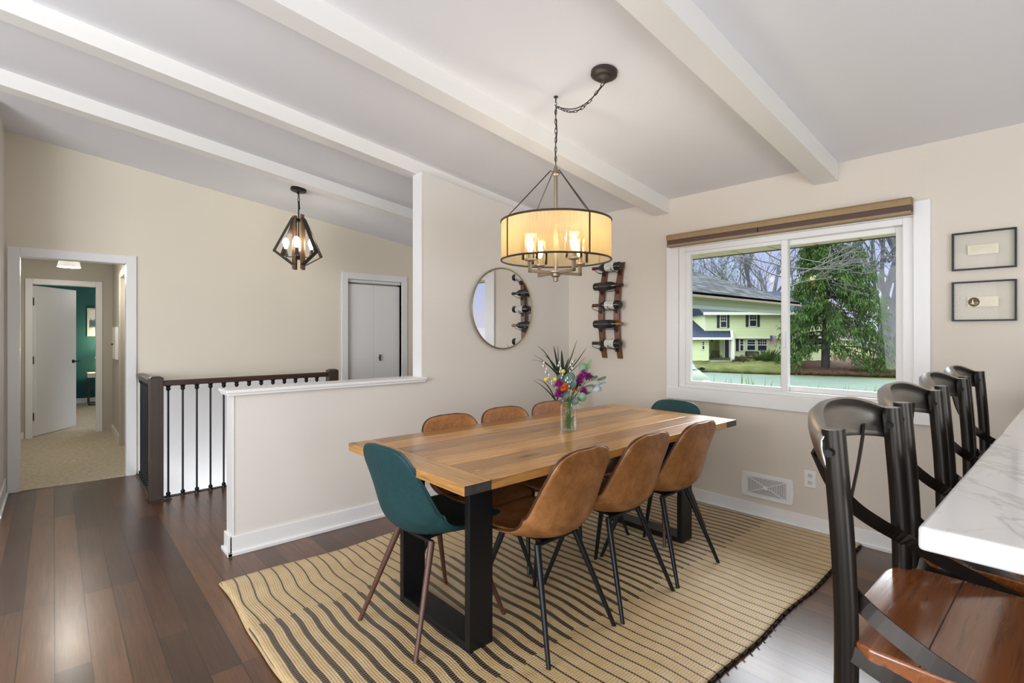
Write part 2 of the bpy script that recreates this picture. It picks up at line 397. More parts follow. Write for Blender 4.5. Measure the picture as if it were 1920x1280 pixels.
DY0, DY1, DZ = -.218, .505, 1.997
wall_x(w, XF-.12, XF, -3.3, DY0-.02, 0); wall_x(w, XF-.12, XF, DY1+.02, 2.68, -.01); wall_x(w, XF-.12, XF, 3.42, 3.98, -.2)
w.poly_prism([(XF-.12, DY0-.02, DZ+.02), (XF-.12, DY1+.02, DZ+.02), (XF-.12, DY1+.02, CZ(DY1)+.03), (XF-.12, DY0-.02, CZ(DY0)+.03)], (.12, 0, 0))
w.poly_prism([(XF-.12, 2.68, 2.01), (XF-.12, 3.42, 2.01), (XF-.12, 3.42, CZ(3.42)+.03), (XF-.12, 2.68, CZ(2.68)+.03)], (.12, 0, 0))
struct('wall_far', w, M['wall_far'])
w = MB(); w.box(XF-.10, XF+.012, .60, 2.5, -1.6, .885); w.box(-5.06, -5.04, .60, 2.15, -1.6, -.0)
w.box(-6.05, -5.05, .585, .60, -1.6, -.0); w.box(-6.1, -5.04, .6, 2.6, -1.7, -1.6)
struct('wall_stairwell', w, M['white'])
w = MB(); wall_x(w, XP-.12, XP, 2.14, YW, 0, .09); w.box(XP-.12, XP, .815, 2.14, 0, .968)
struct('wall_partition', w, M['wall'])
w = MB(); w.poly_prism([(-6.16, YL-.1, 0), (-5.25, YL-.1, 0), (-5.25, YL-.1, CZ(YL)+.05), (-6.16, YL-.1, CZ(YL)+.05)], (0, .1, 0)); struct('wall_left', w, M['wall'])
w = MB(); w.box(-6.2, 2.6, -3.4, -3.3, 0, 3.6); struct('wall_kitchen', w, M['wall'])
w = MB(); w.box(2.5, 2.6, -3.3, 3.98, 0, 3.6); struct('wall_right', w, M['wall'])
# partition trim: corner boards, ledge cap
t = MB(); t.box(XP-.122, XP+.004, .803, .816, 0, .968); struct('trim_6', t, M['white'])
t = MB(); t.box(XP-.122, XP+.003, 2.131, 2.142, .99, CZ(2.14)-.10); struct('trim_7', t, M['white'])
t = MB(); t.box(XP-.15, XP+.03, .775, 2.16, .968, .984); t.box(XP-.16, XP+.04, .765, 2.165, .984, 1.004); struct('trim_8', t, M['white'], bev=.004)
def baseboard(name, x0, x1, y0, y1, along, h=.105):
    b = MB()
    if along == 'x': b.box(x0, x1, y0-.013, y0, 0, h); b.box(x0, x1, y0-.026, y0, 0, .022)
    elif along == '-x': b.box(x0, x1, y0, y0+.013, 0, h); b.box(x0, x1, y0, y0+.026, 0, .022)
    else: b.box(x0, x0+.013, y0, y1, 0, h); b.box(x0, x0+.026, y0, y1, 0, .022)
    return struct(name, b, M['white'], bev=.003)
baseboard('baseboard_back', XP, 2.5, YW, 0, 'x'); baseboard('baseboard_partition', XP, 0, .775, YW, 'y', .115)
b = MB(); b.box(XP-.135, XP+.013, .790, .803, 0, .115); b.box(XP-.148, XP+.026, .777, .803, 0, .022); struct('baseboard_end', b, M['white'], bev=.003)
baseboard('baseboard_left', -6.04, -5.25, YL, 0, '-x', .13)
b = MB(); b.box(-5.075, -5.035, .60, 2.15, -.01, .006); b.box(-6.04, -5.035, .575, .615, -.01, .006); struct('trim_9', b, M['newel'], bev=.002)
b = MB(); b.box(-.648, -.6455, YW-.0015, YW, 2.133, 2.47); struct('trim_10', b, M['wall_far'])

# ================================================================== WINDOW
win = thing('window_1', None, None, (0, 0, 0)); win['kind'] = 'structure'
c = MB(); ya, yb = YW-.02, YW+.005
c.box(-2.352, -2.25, ya, yb, .81, 2.132); c.box(-.70, -.618, ya, yb, .81, 2.132); c.box(-2.25, -.70, ya, yb, 2.045, 2.132); c.box(-2.352, -.618, ya-.004, yb, .805, .905)
c.build('window_casing', M['white'], win, bev=.004)
f = MB(); ya, yb = YW+.004, YW+.12
f.box(-2.25, -2.195, ya, yb, .905, 2.045); f.box(-.755, -.70, ya, yb, .905, 2.045); f.box(-2.195, -.755, ya, yb, .905, .935); f.box(-2.195, -.755, ya, yb, 2.005, 2.045)
f.build('window_frame', M['white'], win, bev=.003)
def sash(x0, x1, z0, z1, ya, yb, tx, tz, name):
    s_ = MB(); s_.box(x0, x0+tx, ya, yb, z0, z1); s_.box(x1-tx, x1, ya, yb, z0, z1); s_.box(x0+tx, x1-tx, ya, yb, z0, z0+tz); s_.box(x0+tx, x1-tx, ya, yb, z1-tz, z1)
    o = s_.build(name, M['white'], win, bev=.003)
    g = MB(); ym = (ya+yb)/2; g.quad((x0+tx, ym, z0+tz), (x1-tx, ym, z0+tz), (x1-tx, ym, z1-tz), (x0+tx, ym, z1-tz)); g.build('glass_pane', M['glass'], o); return o
sash(-2.195, -1.415, .935, 2.005, YW+.015, YW+.05, .042, .026, 'sash')
s2 = sash(-1.47, -.755, .935, 2.005, YW+.06, YW+.095, .045, .036, 'sash')
h = MB(); h.box(-1.445, -1.425, YW-.004, YW+.016, 1.24, 1.36); h.build('latch', M['white'], win, bev=.006)
# roller blind
bl = thing('roller_blind', 'rolled-up tan fabric blind in a cassette across the window top', 'blind', (-1.51, YW-.02, 2.05))
p = MB(); p.poly_prism([(-.80, 0, .10), (-.80, -.055, .10), (-.80, -.075, .085), (-.80, -.07, .052), (-.80, 0, .052)], (1.612, 0, 0)); p.build('cassette', mottled('tan_blind_fabric', (.30, .20, .10), (.34, .235, .12), 8, .7), bl)
for x0, x1 in ((-.80, -.075), (-.068, .812)):
    q = MB(); q.box(x0, x1, -.058, -.004, .018, .053); q.build('fabric_roll', mottled('brown_roll_fabric', (.085, .055, .045), (.13, .085, .07), 60, .8, stretch=(1, 6, 6)), bl)
q = MB(); q.box(-.80, .812, -.066, 0, 0, .018); q.build('bottom_bar', mottled('blind_bar', (.30, .20, .11), (.34, .24, .14), 8, .6), bl, bev=.003)

# ================================================================== wall plate, vent, framed cards
vt = thing('wall_vent', 'white return air vent with slatted bow-tie grille near the floor', 'vent', (-1.547, YW, .235))
p = MB(); prof = [(-.178, -.078), (-.16, -.089), (.16, -.089), (.178, -.078), (.183, 0), (.178, .078), (.16, .089), (-.16, .089), (-.178, .078), (-.183, 0)]
p.poly_prism([(x, -.012, z) for x, z in prof], (0, .012, 0)); p.build('plate', M['white'], vt, bev=.004)
p = MB(); p.box(-.132, .132, -.0135, -.011, -.06, .06); p.build('grille_recess', mat('vent_dark', (.10, .10, .10), .8), vt)
p = MB()
for i in range(23):
    x = -.126+i*.0115; z = abs(x)*.455
    p.box(x-.0032, x+.0032, -.017, -.012, -z, z)
for i in range(-6, 7):
    z = i*.0093; x = abs(z)/.455
    if i: p.box(-x, x, -.017, -.012, z-.0024, z+.0024)
for sg in (1, -1): p.strap([(-.135, -.018, -.061*sg), (.135, -.018, .061*sg)], .005, .006, (0, 1, 0))
p.build('slats', M['white'], vt); p = MB(); p.lathe([(.012, 0), (.012, -.012), (.0, -.016)], 16, (0, -.012, -.006), 'y'); p.lathe([(.014, 0), (.012, .013), (0, .015)], 16, (0, -.03, 0), 'y'); p.build('damper_knob', M['white'], vt)
ol = thing('wall_outlet', 'white double electrical outlet beside the vent', 'outlet', (-1.263, YW, .355))
p = MB(); p.box(-.036, .036, -.006, 0, -.058, .058); p.build('cover_plate', M['white'], ol, bev=.003)
for z in (.024, -.024):
    p = MB(); p.lathe([(.017, 0), (.017, -.002), (0, -.0021)], 20, (0, -.006, z), 'y'); s_ = p.build('socket', mat('socket_white', (.7, .7, .69), .4), ol)
    q = MB(); q.box(-.008, -.0055, -.0095, -.008, z-.002, z+.007); q.box(.0055, .008, -.0095, -.008, z-.002, z+.007); q.box(-.002, .002, -.0095, -.008, z-.010, z-.006); q.build('slot', M['metal_black'], s_)
paper = mottled('aged_card', (.84, .76, .60), (.90, .83, .68), 20, .9)
ink = mat('brown_ink', (.16, .11, .06), .8); emb = mat('olive_brown_print', (.10, .07, .02), .8)
def card_frame(z, w_, h_, cz, ch, label, emblem):
    fr = thing('floating_frame', label, 'picture frame', (-.39, YW, z), 0, 'black frames on the window wall')
    p = MB(); t_ = .008; p.box(-w_/2+t_, w_/2-t_, -.024, -.002, h_/2-t_, h_/2); p.box(-w_/2+t_, w_/2-t_, -.024, -.002, -h_/2, -h_/2+t_); p.box(-w_/2, -w_/2+t_, -.024, -.002, -h_/2, h_/2); p.box(w_/2-t_, w_/2, -.024, -.002, -h_/2, h_/2)
    p.build('frame', M['metal_black'], fr)
    g = MB(); g.quad((-w_/2+t_, -.015, -h_/2+t_), (w_/2-t_, -.015, -h_/2+t_), (w_/2-t_, -.015, h_/2-t_), (-w_/2+t_, -.015, h_/2-t_)); g.build('glass_pane', M['picglass'], fr)
    cx0, cx1 = -.065, .062
    q = MB(); q.box(cx0, cx1, -.0125, -.0115, cz-ch/2, cz+ch/2); cd = q.build('recipe_card', paper, fr)
    l = MB(); r2 = random.Random(int(z*100))
    nl = 9
    for i in range(nl):
        zz = cz+ch/2-.008-i*(ch-.012)/nl; x = cx0+(.052 if emblem and 0 < i < nl else .008)
        xe = cx1-.006-r2.random()*.02
        while x < xe:
            L_ = r2.uniform(.004, .012); pts = [(min(x+L_*k/5, xe), -.0129, zz+r2.uniform(-.0011, .0011)) for k in range(6)]
            l.tube(pts, .00022, 3, cap=False); x += L_+.002
    l.build('handwriting', ink, cd)
    if emblem:
        e_ = MB(); n = 26; cx = cx0+.026
        outer = [(cx+(.0235+.002*(i % 2))*math.cos(2*PI*i/n), -.013, cz-.001+(.0255+.002*(i % 2))*math.sin(2*PI*i/n)*(1 if i < n/2 else .95)) for i in range(n)]
        e_.poly_prism(outer, (0, -.0006, 0)); e_.build('printed_seal', emb, cd)
        k = MB(); k.poly_prism([(cx-.010, -.0138, cz-.012), (cx+.001, -.0138, cz-.012), (cx-.003, -.0138, cz+.010), (cx-.0065, -.0138, cz+.010)], (0, -.0004, 0))
        k.poly_prism([(cx-.007, -.0138, cz+.011), (cx-.0025, -.0138, cz+.011), (cx-.0047, -.0138, cz+.017)], (0, -.0004, 0))
        k.tube([(cx-.015+.03*j/8, -.0138, cz-.012+.003*math.sin(j)) for j in range(9)], .0009, 4); k.tube([(cx+.002+.015*j/6, -.0138, cz-.006+.006*math.sin(PI*j/6)) for j in range(7)], .0009, 4)
        k.build('seal_drawing', paper, cd)
card_frame(1.806, .265, .212, .004, .052, 'black framed glass holding a plain cream handwritten card, the upper of two', False)
card_frame(1.525, .265, .222, -.004, .054, 'black framed glass holding a handwritten card with a brown seal, the lower of two', True)

# ================================================================== DOORWAY, HALL AND BEDROOM BEYOND
def casing_x(name, x, y0, y1, z, w_=.078, t=.022, jamb=.12, mt=None, zb=0):
    d = thing(name, None, None); d['kind'] = 'structure'
    c = MB(); c.box(x, x+t, y0-w_, y0, zb, z+w_); c.box(x, x+t, y1, y1+w_, zb, z+w_); c.box(x, x+t, y0, y1, z, z+w_)
    c.build('door_casing', mt or M['white'], d, bev=.004)
    j = MB(); j.box(x-jamb, x+.002, y0-.02, y0, zb, z+.02); j.box(x-jamb, x+.002, y1, y1+.02, zb, z+.02); j.box(x-jamb, x+.002, y0, y1, z, z+.02)
    j.build('door_jamb', mt or M['white'], d); return d
casing_x('door_1', XF, DY0, DY1, DZ)
f = MB(); f.box(-13.2, XF-.0, -1.8, 2.4, -.2, .006); struct('floor_hall', f, M['carpet'])
HX = -8.97
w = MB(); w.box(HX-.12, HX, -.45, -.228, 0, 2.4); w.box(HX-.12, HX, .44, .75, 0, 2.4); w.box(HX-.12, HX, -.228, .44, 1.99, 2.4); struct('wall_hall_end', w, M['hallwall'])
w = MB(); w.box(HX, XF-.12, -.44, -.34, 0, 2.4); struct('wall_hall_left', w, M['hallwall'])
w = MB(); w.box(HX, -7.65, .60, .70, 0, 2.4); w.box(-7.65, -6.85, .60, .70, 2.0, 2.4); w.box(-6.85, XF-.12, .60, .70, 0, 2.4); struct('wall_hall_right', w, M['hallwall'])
w = MB(); w.box(-13.1, XF-.12, -1.8, 2.4, 2.32, 2.42); struct('ceiling_hall', w, M['ceil'])
b = MB(); b.box(HX, -7.72, .587, .60, 0, .09); struct('baseboard_hall_right', b, M['white']); b = MB(); b.box(HX+.0, HX+.013, -.45, -.29, 0, .09); struct('baseboard_hall_end', b, M['white'])
# hall side door casing
d3 = thing('door_3', None, None); d3['kind'] = 'structure'
c = MB(); c.box(-7.73, -7.65, .578, .60, 0, 2.08); c.box(-6.85, -6.77, .578, .60, 0, 2.08); c.box(-7.65, -6.85, .578, .60, 2.0, 2.08); c.build('door_casing', M['hallwall'], d3, bev=.003)
c = MB(); c.box(-7.65, -6.85, .64, .68, 0, 2.0); c.build('door_slab', M['hallwall'], d3)
d2 = casing_x('door_2', HX, -.208, .42, 1.97, .07, .02, .12)
# open bedroom door
dd = thing('bedroom_door', 'open white flush door with black hinges at the end of the hallway', 'door', (HX-.10, -.195, .012), math.radians(180-32.8))
p = MB(); p.box(0, .765, -.018, .018, 0, 1.945); p.build('door_panel', M['white'], dd, bev=.002)
for z in (.25, .98, 1.74):
    p = MB(); p.box(-.035, .0, .002, .02, z-.05, z+.05); p.build('hinge', M['metal_black'], dd)
for sg in (-1, 1):
    p = MB(); p.lathe([(.026, 0), (.026, -.006*1), (.012, -.008), (.010, -.03), (.0, -.031)], 16, (.70, .018 if sg > 0 else -.018, .93), 'y', Matrix.Rotation(PI, 3, 'X') if sg > 0 else None)
    p.tube([(.70, sg*.045, .93), (.73, sg*.05, .93), (.79, sg*.05, .928)], .008, 8); p.build('lever_handle', M['metal_black'], dd)
# bedroom
w = MB(); w.box(-12.9, -12.8, -1.8, 2.4, 0, 2.4); struct('wall_bedroom', w, M['teal_wall'])
w = MB(); w.box(-12.8, HX-.12, -1.8, -1.7, 0, 2.4); w.box(-12.8, HX-.12, 2.3, 2.4, 0, 2.4); struct('wall_bedroom_side', w, M['teal_wall'])
b = MB(); b.box(-12.8, -12.785, -1.7, 2.3, 0, .10); struct('baseboard_bedroom', b, M['white'])
pc = thing('framed_painting', 'pale framed print of dark blue clouds on the teal bedroom wall', 'picture', (-12.78, .78, 1.55))
p = MB(); p.box(-.02, .01, -.31, .31, -.27, .27); p.build('frame', mat('silver_frame', (.55, .53, .50), .4), pc)
m = mat('cloud_print', (.7, .7, .75), .5); v = coords(m, (1, 2.4, 3.4)); s_ = N(m, 'ShaderNodeSeparateXYZ'); LK(m, coords(m), s_.inputs[0])
zz = mth(m, 'ADD', mth(m, 'ABSOLUTE', mth(m, 'ADD', s_.outputs[2], .03)), mth(m, 'MULTIPLY', mth(m, 'SUBTRACT', noise_tex(m, v, 2.2, 4, .6), .5), .40))
LK(m, ramp(m, zz, [(.0, (.03, .07, .12)), (.06, (.05, .10, .16)), (.10, (.45, .50, .60)), (.25, (.62, .62, .72))]), bsdf(m).inputs['Base Color'])
p = MB(); p.box(.010, .013, -.28, .28, -.24, .24); p.build('print', m, pc)
ns = thing('nightstand', 'small white-topped nightstand with dark metal frame by the teal wall', 'table', (-12.45, .70, 0))
p = MB(); p.box(-.22, .22, -.25, .25, .52, .60); p.build('drawer_box', mottled('pale_nightstand', (.55, .54, .5), (.6, .59, .55), 9, .5), ns, bev=.004)
for sx in (-.2, .2):
    p = MB(); p.box(sx-.012, sx+.012, -.235, -.215, .01, .52); p.box(sx-.012, sx+.012, .215, .235, .01, .52); p.box(sx-.012, sx+.012, -.235, .235, .01, .03); p.build('leg_frame', M['metal_dark'], ns)
lp = thing('bedside_lamp', 'lit bedside lamp with white tapered shade on the nightstand', 'lamp', (-12.45, .72, .60))
p = MB(); p.lathe([(.075, 0), (.075, .012), (.012, .02), (.03, .08), (.045, .13), (.012, .2), (.010, .3)], 18); p.build('lamp_base', M['metal_dark'], lp, smooth=True)
p = MB(); p.lathe([(.15, .27), (.11, .52)], 24); p.f = [q for q in p.f if len(q) == 4]; p.m = p.m[:len(p.f)]; p.build('lamp_shade', emis('lit_lamp_shade', (1, .93, .62), 2.2), lp, smooth=True, solid=.003)
def point(name, loc, e, r, col, parent=None):
    d = bpy.data.lights.new(name, 'POINT'); d.energy = e; d.shadow_soft_size = r; d.color = col
    o = bpy.data.objects.new(name, d); COL.objects.link(o); o.location = loc
    if parent: o.parent = parent
    return o
point('lamp_glow', (-12.45, .72, 1.18), 14, .03, (1, .85, .45)); point('lamp_glow', (-12.45, .72, .82), 8, .03, (1, .85, .45))
point('bedroom_light', (-10.6, 1.2, 2.0), 24, .3, (1, .97, .95))
# hall ceiling light
hl = thing('flush_ceiling_light', 'small flush glass ceiling light in the hallway', 'ceiling light', (-7.42, .12, 2.32))
p = MB(); p.lathe([(.09, 0), (.09, -.02), (.07, -.03), (.07, -.065), (.0, -.066)], 24); p.build('base_plate', M['white'], hl, smooth=True)
p = MB(); p.lathe([(.070, -.06), (.072, -.10), (.082, -.17), (.102, -.255)], 28); p.f = [q for q in p.f if len(q) == 4]; p.m = p.m[:len(p.f)]
mm = mat('frosted_lamp_glass', (.9, .9, .86), .2); bsdf(mm).inputs['Emission Color'].default_value = (1, .97, .88, 1); bsdf(mm).inputs['Emission Strength'].default_value = .45; p.build('glass_shade', mm, hl, smooth=True, solid=.003)
p = MB(); p.ball((0, 0, -.13), .028, .028, .04); p.build('bulb', M['bulbw'], hl, smooth=True)
point('stairwell_light', (-5.45, 1.5, -.9), 22, .12, (.93, .96, 1)); point('hall_glow', (-7.42, .12, 2.06), 30, .06, (1, .95, .85))
bx = thing('wall_intercom_box', 'small white box with a dark knob on the hallway right wall beyond the doorway', 'wall box', (-8.3, .60, 1.2))
p = MB(); p.box(-.25, .22, -.03, 0, -.19, .22); p.build('cover', M['white'], bx, bev=.004)
p = MB(); p.tube([(-.1, -.03, 0), (-.1, -.055, 0)], .008, 8); p.build('knob', M['metal_black'], bx)
# closet
cl = casing_x('door_4', XF, 2.68, 3.42, 2.01, .078, .022, .12)
for y0_, y1_ in ((2.682, 3.049), (3.051, 3.418)):
    p = MB(); p.box(XF-.075, XF-.045, y0_, y1_, .0, 1.955); p.build('closet_panel', M['white'], cl, bev=.002)
p = MB(); p.box(XF-.09, XF-.02, 2.68, 3.42, 1.975, 2.01); p.build('header_track', M['white'], cl)
p = MB(); p.tube([(XF-.045, 3.12, 1.03), (XF-.015, 3.12, 1.03)], .007, 8); p.box(XF-.018, XF-.006, 3.112, 3.128, .99, 1.07); p.build('closet_knob', M['metal_dark'], cl)
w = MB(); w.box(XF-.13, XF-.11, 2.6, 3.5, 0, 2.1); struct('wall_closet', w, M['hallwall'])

# ================================================================== STAIR RAILING
rl = thing('stair_railing', 'dark wood stair railing with thin black metal balusters behind the half wall', 'railing', (-5.0, .61, 0))
def newel(x, y, top, z0=0):
    p = MB(); s_ = .047; p.box(x-s_, x+s_, y-s_, y+s_, z0, top-.012)
    p.add([(x-s_, y-s_, top-.012), (x+s_, y-s_, top-.012), (x+s_, y+s_, top-.012), (x-s_, y+s_, top-.012), (x-s_+.02, y-s_+.02, top), (x+s_-.02, y-s_+.02, top), (x+s_-.02, y+s_-.02, top), (x-s_+.02, y+s_-.02, top)], [(0, 1, 5, 4), (1, 2, 6, 5), (2, 3, 7, 6), (3, 0, 4, 7), (4, 5, 6, 7)])
    return p.build('newel_post', M['newel'], rl, bev=.003)
newel(0, 0, .998); newel(0, 1.45, .99)
p = MB(); p.box(-.032, .032, .04, 1.41, .918, .962); p.build('handrail', M['rail'], rl, bev=.008)
p = MB(); p.box(-1.035, -.04, -.032, .032, .918, .962); p.build('handrail', M['rail'], rl, bev=.008)
bal0 = None
def baluster(x, y):
    global bal0
    if bal0 is None:
        p = MB(); p.tube([(0, 0, .004), (0, 0, .93)], .0075, 8)
        for z, sg in ((.006, 1), (.92, -1)): p.lathe([(.019, 0), (.019, sg*.010), (.014, sg*.016), (.014, sg*.022), (.017, sg*.026), (.017, sg*.034), (.009, sg*.045)], 10, (0, 0, z))
        bal0 = p.build('baluster', M['metal_black'], rl, smooth=True); o = bal0
    else:
        o = bal0.copy(); COL.objects.link(o); o.parent = rl
    o.location = (x, y, 0)
for i in range(13): baluster(-.005, .085+i*.1012)
for i in range(9): baluster(-.12-i*.105, 0)
p = MB(); p.box(-.06, .06, -.058, -.05, 0, .012); p.box(.047, .058, -.06, .1, 0, .012); p.build('newel_base_trim', M['metal_dark'], rl)

# ================================================================== DINING TABLE
TX0, TX1, TY0, TY1, TZ = -2.478, -1.50, 1.105, 3.252, .795
tb = thing('dining_table', 'long rustic pine dining table with black U-shaped plank legs on the striped rug', 'table', (0, 0, 0))
p = MB(); n = 7; bw = (TX1-TX0)/n
for i in range(n):
    p.box(TX0+i*bw+.0006, TX0+(i+1)*bw-.0006, TY0+.128, TY1-.128, TZ-.038, TZ)
p.build('plank_top', M['tt'], tb, bev=.0018)
for a, b_ in ((TY0, TY0+.127), (TY1-.127, TY1)):
    p = MB(); p.box(TX0, TX1-.001, a, b_, TZ-.038, TZ); eb = p.build('breadboard_end', M['tt2'], tb, bev=.002)
    q = MB(); q.box(TX1-.001, TX1+.0005, a+.001, b_-.001, TZ-.037, TZ-.001); q.build('end_grain', mottled('stained_end_grain', (.03, .028, .03), (.075, .055, .04), 30, .45), eb)
LX0, LX1 = -2.285, -1.71
for y0_, y1_ in ((1.286, 1.411), (2.955, 3.08)):
    for nm, a in (('leg', (LX0, LX0+.034, y0_, y1_, .012, TZ-.038)), ('leg', (LX1-.034, LX1, y0_, y1_, .012, TZ-.038)), ('foot_plank', (LX0+.034, LX1-.034, y0_, y1_, .012, .05)), ('top_plank', (LX0+.034, LX1-.034, y0_, y1_, TZ-.075, TZ-.038))):
        p = MB(); p.box(*a); p.build(nm, M['black_chip'], tb, bev=.0025)

# ================================================================== DINING CHAIRS
def build_chair(name, label, leath, seam, legm):
    t = thing(name, label, 'chair')
    prof = shell_rows
    mb = MB(); mb.grid(prof); sh = mb.build('upholstered_shell', leath, t, smooth=True, solid=.026, off=0, sub=1, auto=False)
    edge = [r[0] for r in prof]+list(prof[-1][1:-1])+[r[-1] for r in reversed(prof)]+list(prof[0][1:-1])[::-1]
    mb = MB()
    edge = smoothpath(edge+[edge[0]], 2)[:-1]
    c0 = Vector((0, 0, .6)); mb.tube([e for e in edge], .0052, 6, closed=True); mb.build('seam_piping', seam, t, smooth=True)
    mb = MB(); mb.box(-.09, .09, -.08, .11, .423, .434); mb.tube([(-.13, .13, .424), (.13, .13, .424)], .009, 8); mb.tube([(-.13, -.09, .424), (.13, -.09, .424)], .009, 8)
    mb.build('under_frame', M['metal_black'], t)
    for sx_, y0_, y1_ in ((-1, .13, .262), (1, .13, .262), (-1, -.09, -.245), (1, -.09, -.245)):
        mb = MB(); mb.tube([(sx_*.125, y0_, .425), (sx_*.222, y1_, .0)], [.0155, .0095], 12); mb.build('leg', legm, t, smooth=True)
    return t
# shell rows with the curl computed from an analytic inside normal
def make_rows():
    prof = [(.308, .440), (.298, .458), (.262, .470), (.19, .470), (.11, .460), (.03, .450), (-.05, .446), (-.115, .456), (-.163, .482), (-.196, .525), (-.215, .58), (-.232, .645), (-.250, .715), (-.268, .775), (-.280, .818), (-.288, .848), (-.293, .865), (-.295, .874)]
    hw = [.125, .170, .202, .220, .227, .229, .230, .229, .227, .225, .222, .216, .207, .196, .182, .157, .118, .060]
    cu = [.0, .003, .006, .012, .022, .038, .060, .085, .10, .098, .082, .062, .040, .024, .014, .008, .004, .002]
    n = len(prof); rows = []
    prof = [(a if b < .54 or a > 0 else a+.032*(b-.54)/.33, b if b < .48 else .48+(b-.48)*.935) for a, b in prof]
    P = smoothpath([(a, b, 0) for a, b in prof], 3); H = smoothpath([(a, b, 0) for a, b in zip(hw, cu)], 3)
    for i, p in enumerate(P):
        t = (P[min(i+1, len(P)-1)]-P[max(i-1, 0)]).normalized()
        nrm = Vector((t.y, -t.x, 0))     # travelling -y then up: left-hand normal = up / forward
        row = []
        for j in range(15):
            s_ = -1+2*j/14; q = p+nrm*H[i].y*abs(s_)**2.3; row.append(Vector((s_*H[i].x, q.x, q.y)))
        rows.append(row)
    return rows
shell_rows = make_rows()
if shell_rows[15][0].z < shell_rows[15][7].z:      # curl must rise at the seat sides
    for r in shell_rows:
        c_ = r[7].copy()
        for j in range(15): r[j] = Vector((r[j].x, 2*c_.y-r[j].y, 2*c_.z-r[j].z))
RZ = .012
tan0 = build_chair('dining_chair', 'brown leather chair with black legs on the open side of the table, nearest the camera', M['tan'], M['tanseam'], M['chair_black'])
tan0.location = (-1.672, 1.672, RZ); tan0.rotation_euler = (0, 0, PI/2+math.radians(2)); tan0['group'] = 'brown leather dining chairs'
for x, y, a, lb in ((-1.668, 2.160, 1, 'brown leather chair in the middle of the three on the stool side of the table'),
                    (-1.672, 2.652, 0, 'brown leather chair nearest the window wall on the stool side of the table')):
    dup(tan0, (x, y, RZ), PI/2+math.radians(a), lb)
for x, y, a, lb in ((-2.285, 1.745, -2, 'brown leather chair pushed in facing the stools, first along the half wall side'),
                    (-2.30, 2.185, -3, 'middle of the brown leather chairs across the table, left of the flower jar'),
                    (-2.29, 2.615, -3, 'brown leather chair behind the flower jar, in front of the potted plant')):
    dup(tan0, (x, y, RZ), -PI/2+math.radians(a), lb)
teal0 = build_chair('dining_chair', 'teal upholstered chair with brown legs at the near end of the table', M['teal'], M['tealseam'], M['copper'])
teal0.location = (-2.045, 1.314, RZ); teal0.rotation_euler = (0, 0, math.radians(4)); teal0['group'] = 'teal dining chairs'
dup(teal0, (-1.972, 3.085, RZ), PI, 'teal upholstered chair at the far end of the table under the window')

# ================================================================== RUG
def rugz(x, y): return .0105+.0025*(noise.noise(Vector((x*3, y*3, 0)))+1)*.5
def rug_edge(y): return -3.075+.012*math.sin(y*6)+.02*noise.noise(Vector((0, y*2.2, 3)))
rg = thing('striped_rug', 'woven jute rug with black stripes lying under the dining table', 'rug', (0, 0, 0))
rows = []; nx, ny = 90, 130
for j in range(ny+1):
    ty = j/ny; row = []
    for i in range(nx+1):
        tx = i/nx; y_lo = .66+.022*math.sin(tx*13)*tx+.012*noise.noise(Vector((tx*6, 0, 0))); y_hi = 3.80+.012*math.sin(tx*9)-.02*(1-tx)
        y = y_lo+(y_hi-y_lo)*ty; x_lo = rug_edge(y); x_hi = -.966+.006*math.sin(y*9)
        x = x_lo+(x_hi-x_lo)*tx; row.append((x, y, rugz(x, y)))
    rows.append(row)
p = MB(); p.grid(rows); p.build('woven_field', M['rug'], rg, smooth=True, solid=.008, off=-1, auto=False)
for rw in (rows[0], rows[-1]): p = MB(); p.tube([(x, y, z-.001) for x, y, z in rw], .0065, 6); p.build('hem', M['jute_edge'], rg, smooth=True)
p = MB(); p2 = MB()
y = .7185
while y < 3.78:
    for si, xe in enumerate((rug_edge(y)-.002, -.966+.006*math.sin(y*9)+.003)):
        (p, p2)[si].tube([(xe+.012, y, .016), (xe, y+.004, .012), (xe+(.002 if xe > -2 else -.002), y+.022, .008), (xe, y+.05, .010)], .0042, 5)
    y += .0645
for q in (p, p2): q.build('black_selvedge_loops', M['rug_black'], rg, smooth=True)

# ================================================================== ISLAND COUNTER
ct = thing('quartz_counter', 'white veined quartz bar counter on the right behind the row of metal stools', 'counter', (0, 0, 0))
p = MB(); p.box(-.166, .75, .935, 3.3, 1.035, 1.07); p.build('countertop', M['quartz'], ct, bev=.006, bseg=3)
p = MB(); p.box(.28, .68, 1.02, 3.2, .1, 1.035); p.box(.32, .66, 1.06, 3.16, 0, .1); p.build('cabinet_base', M['white'], ct, bev=.004)

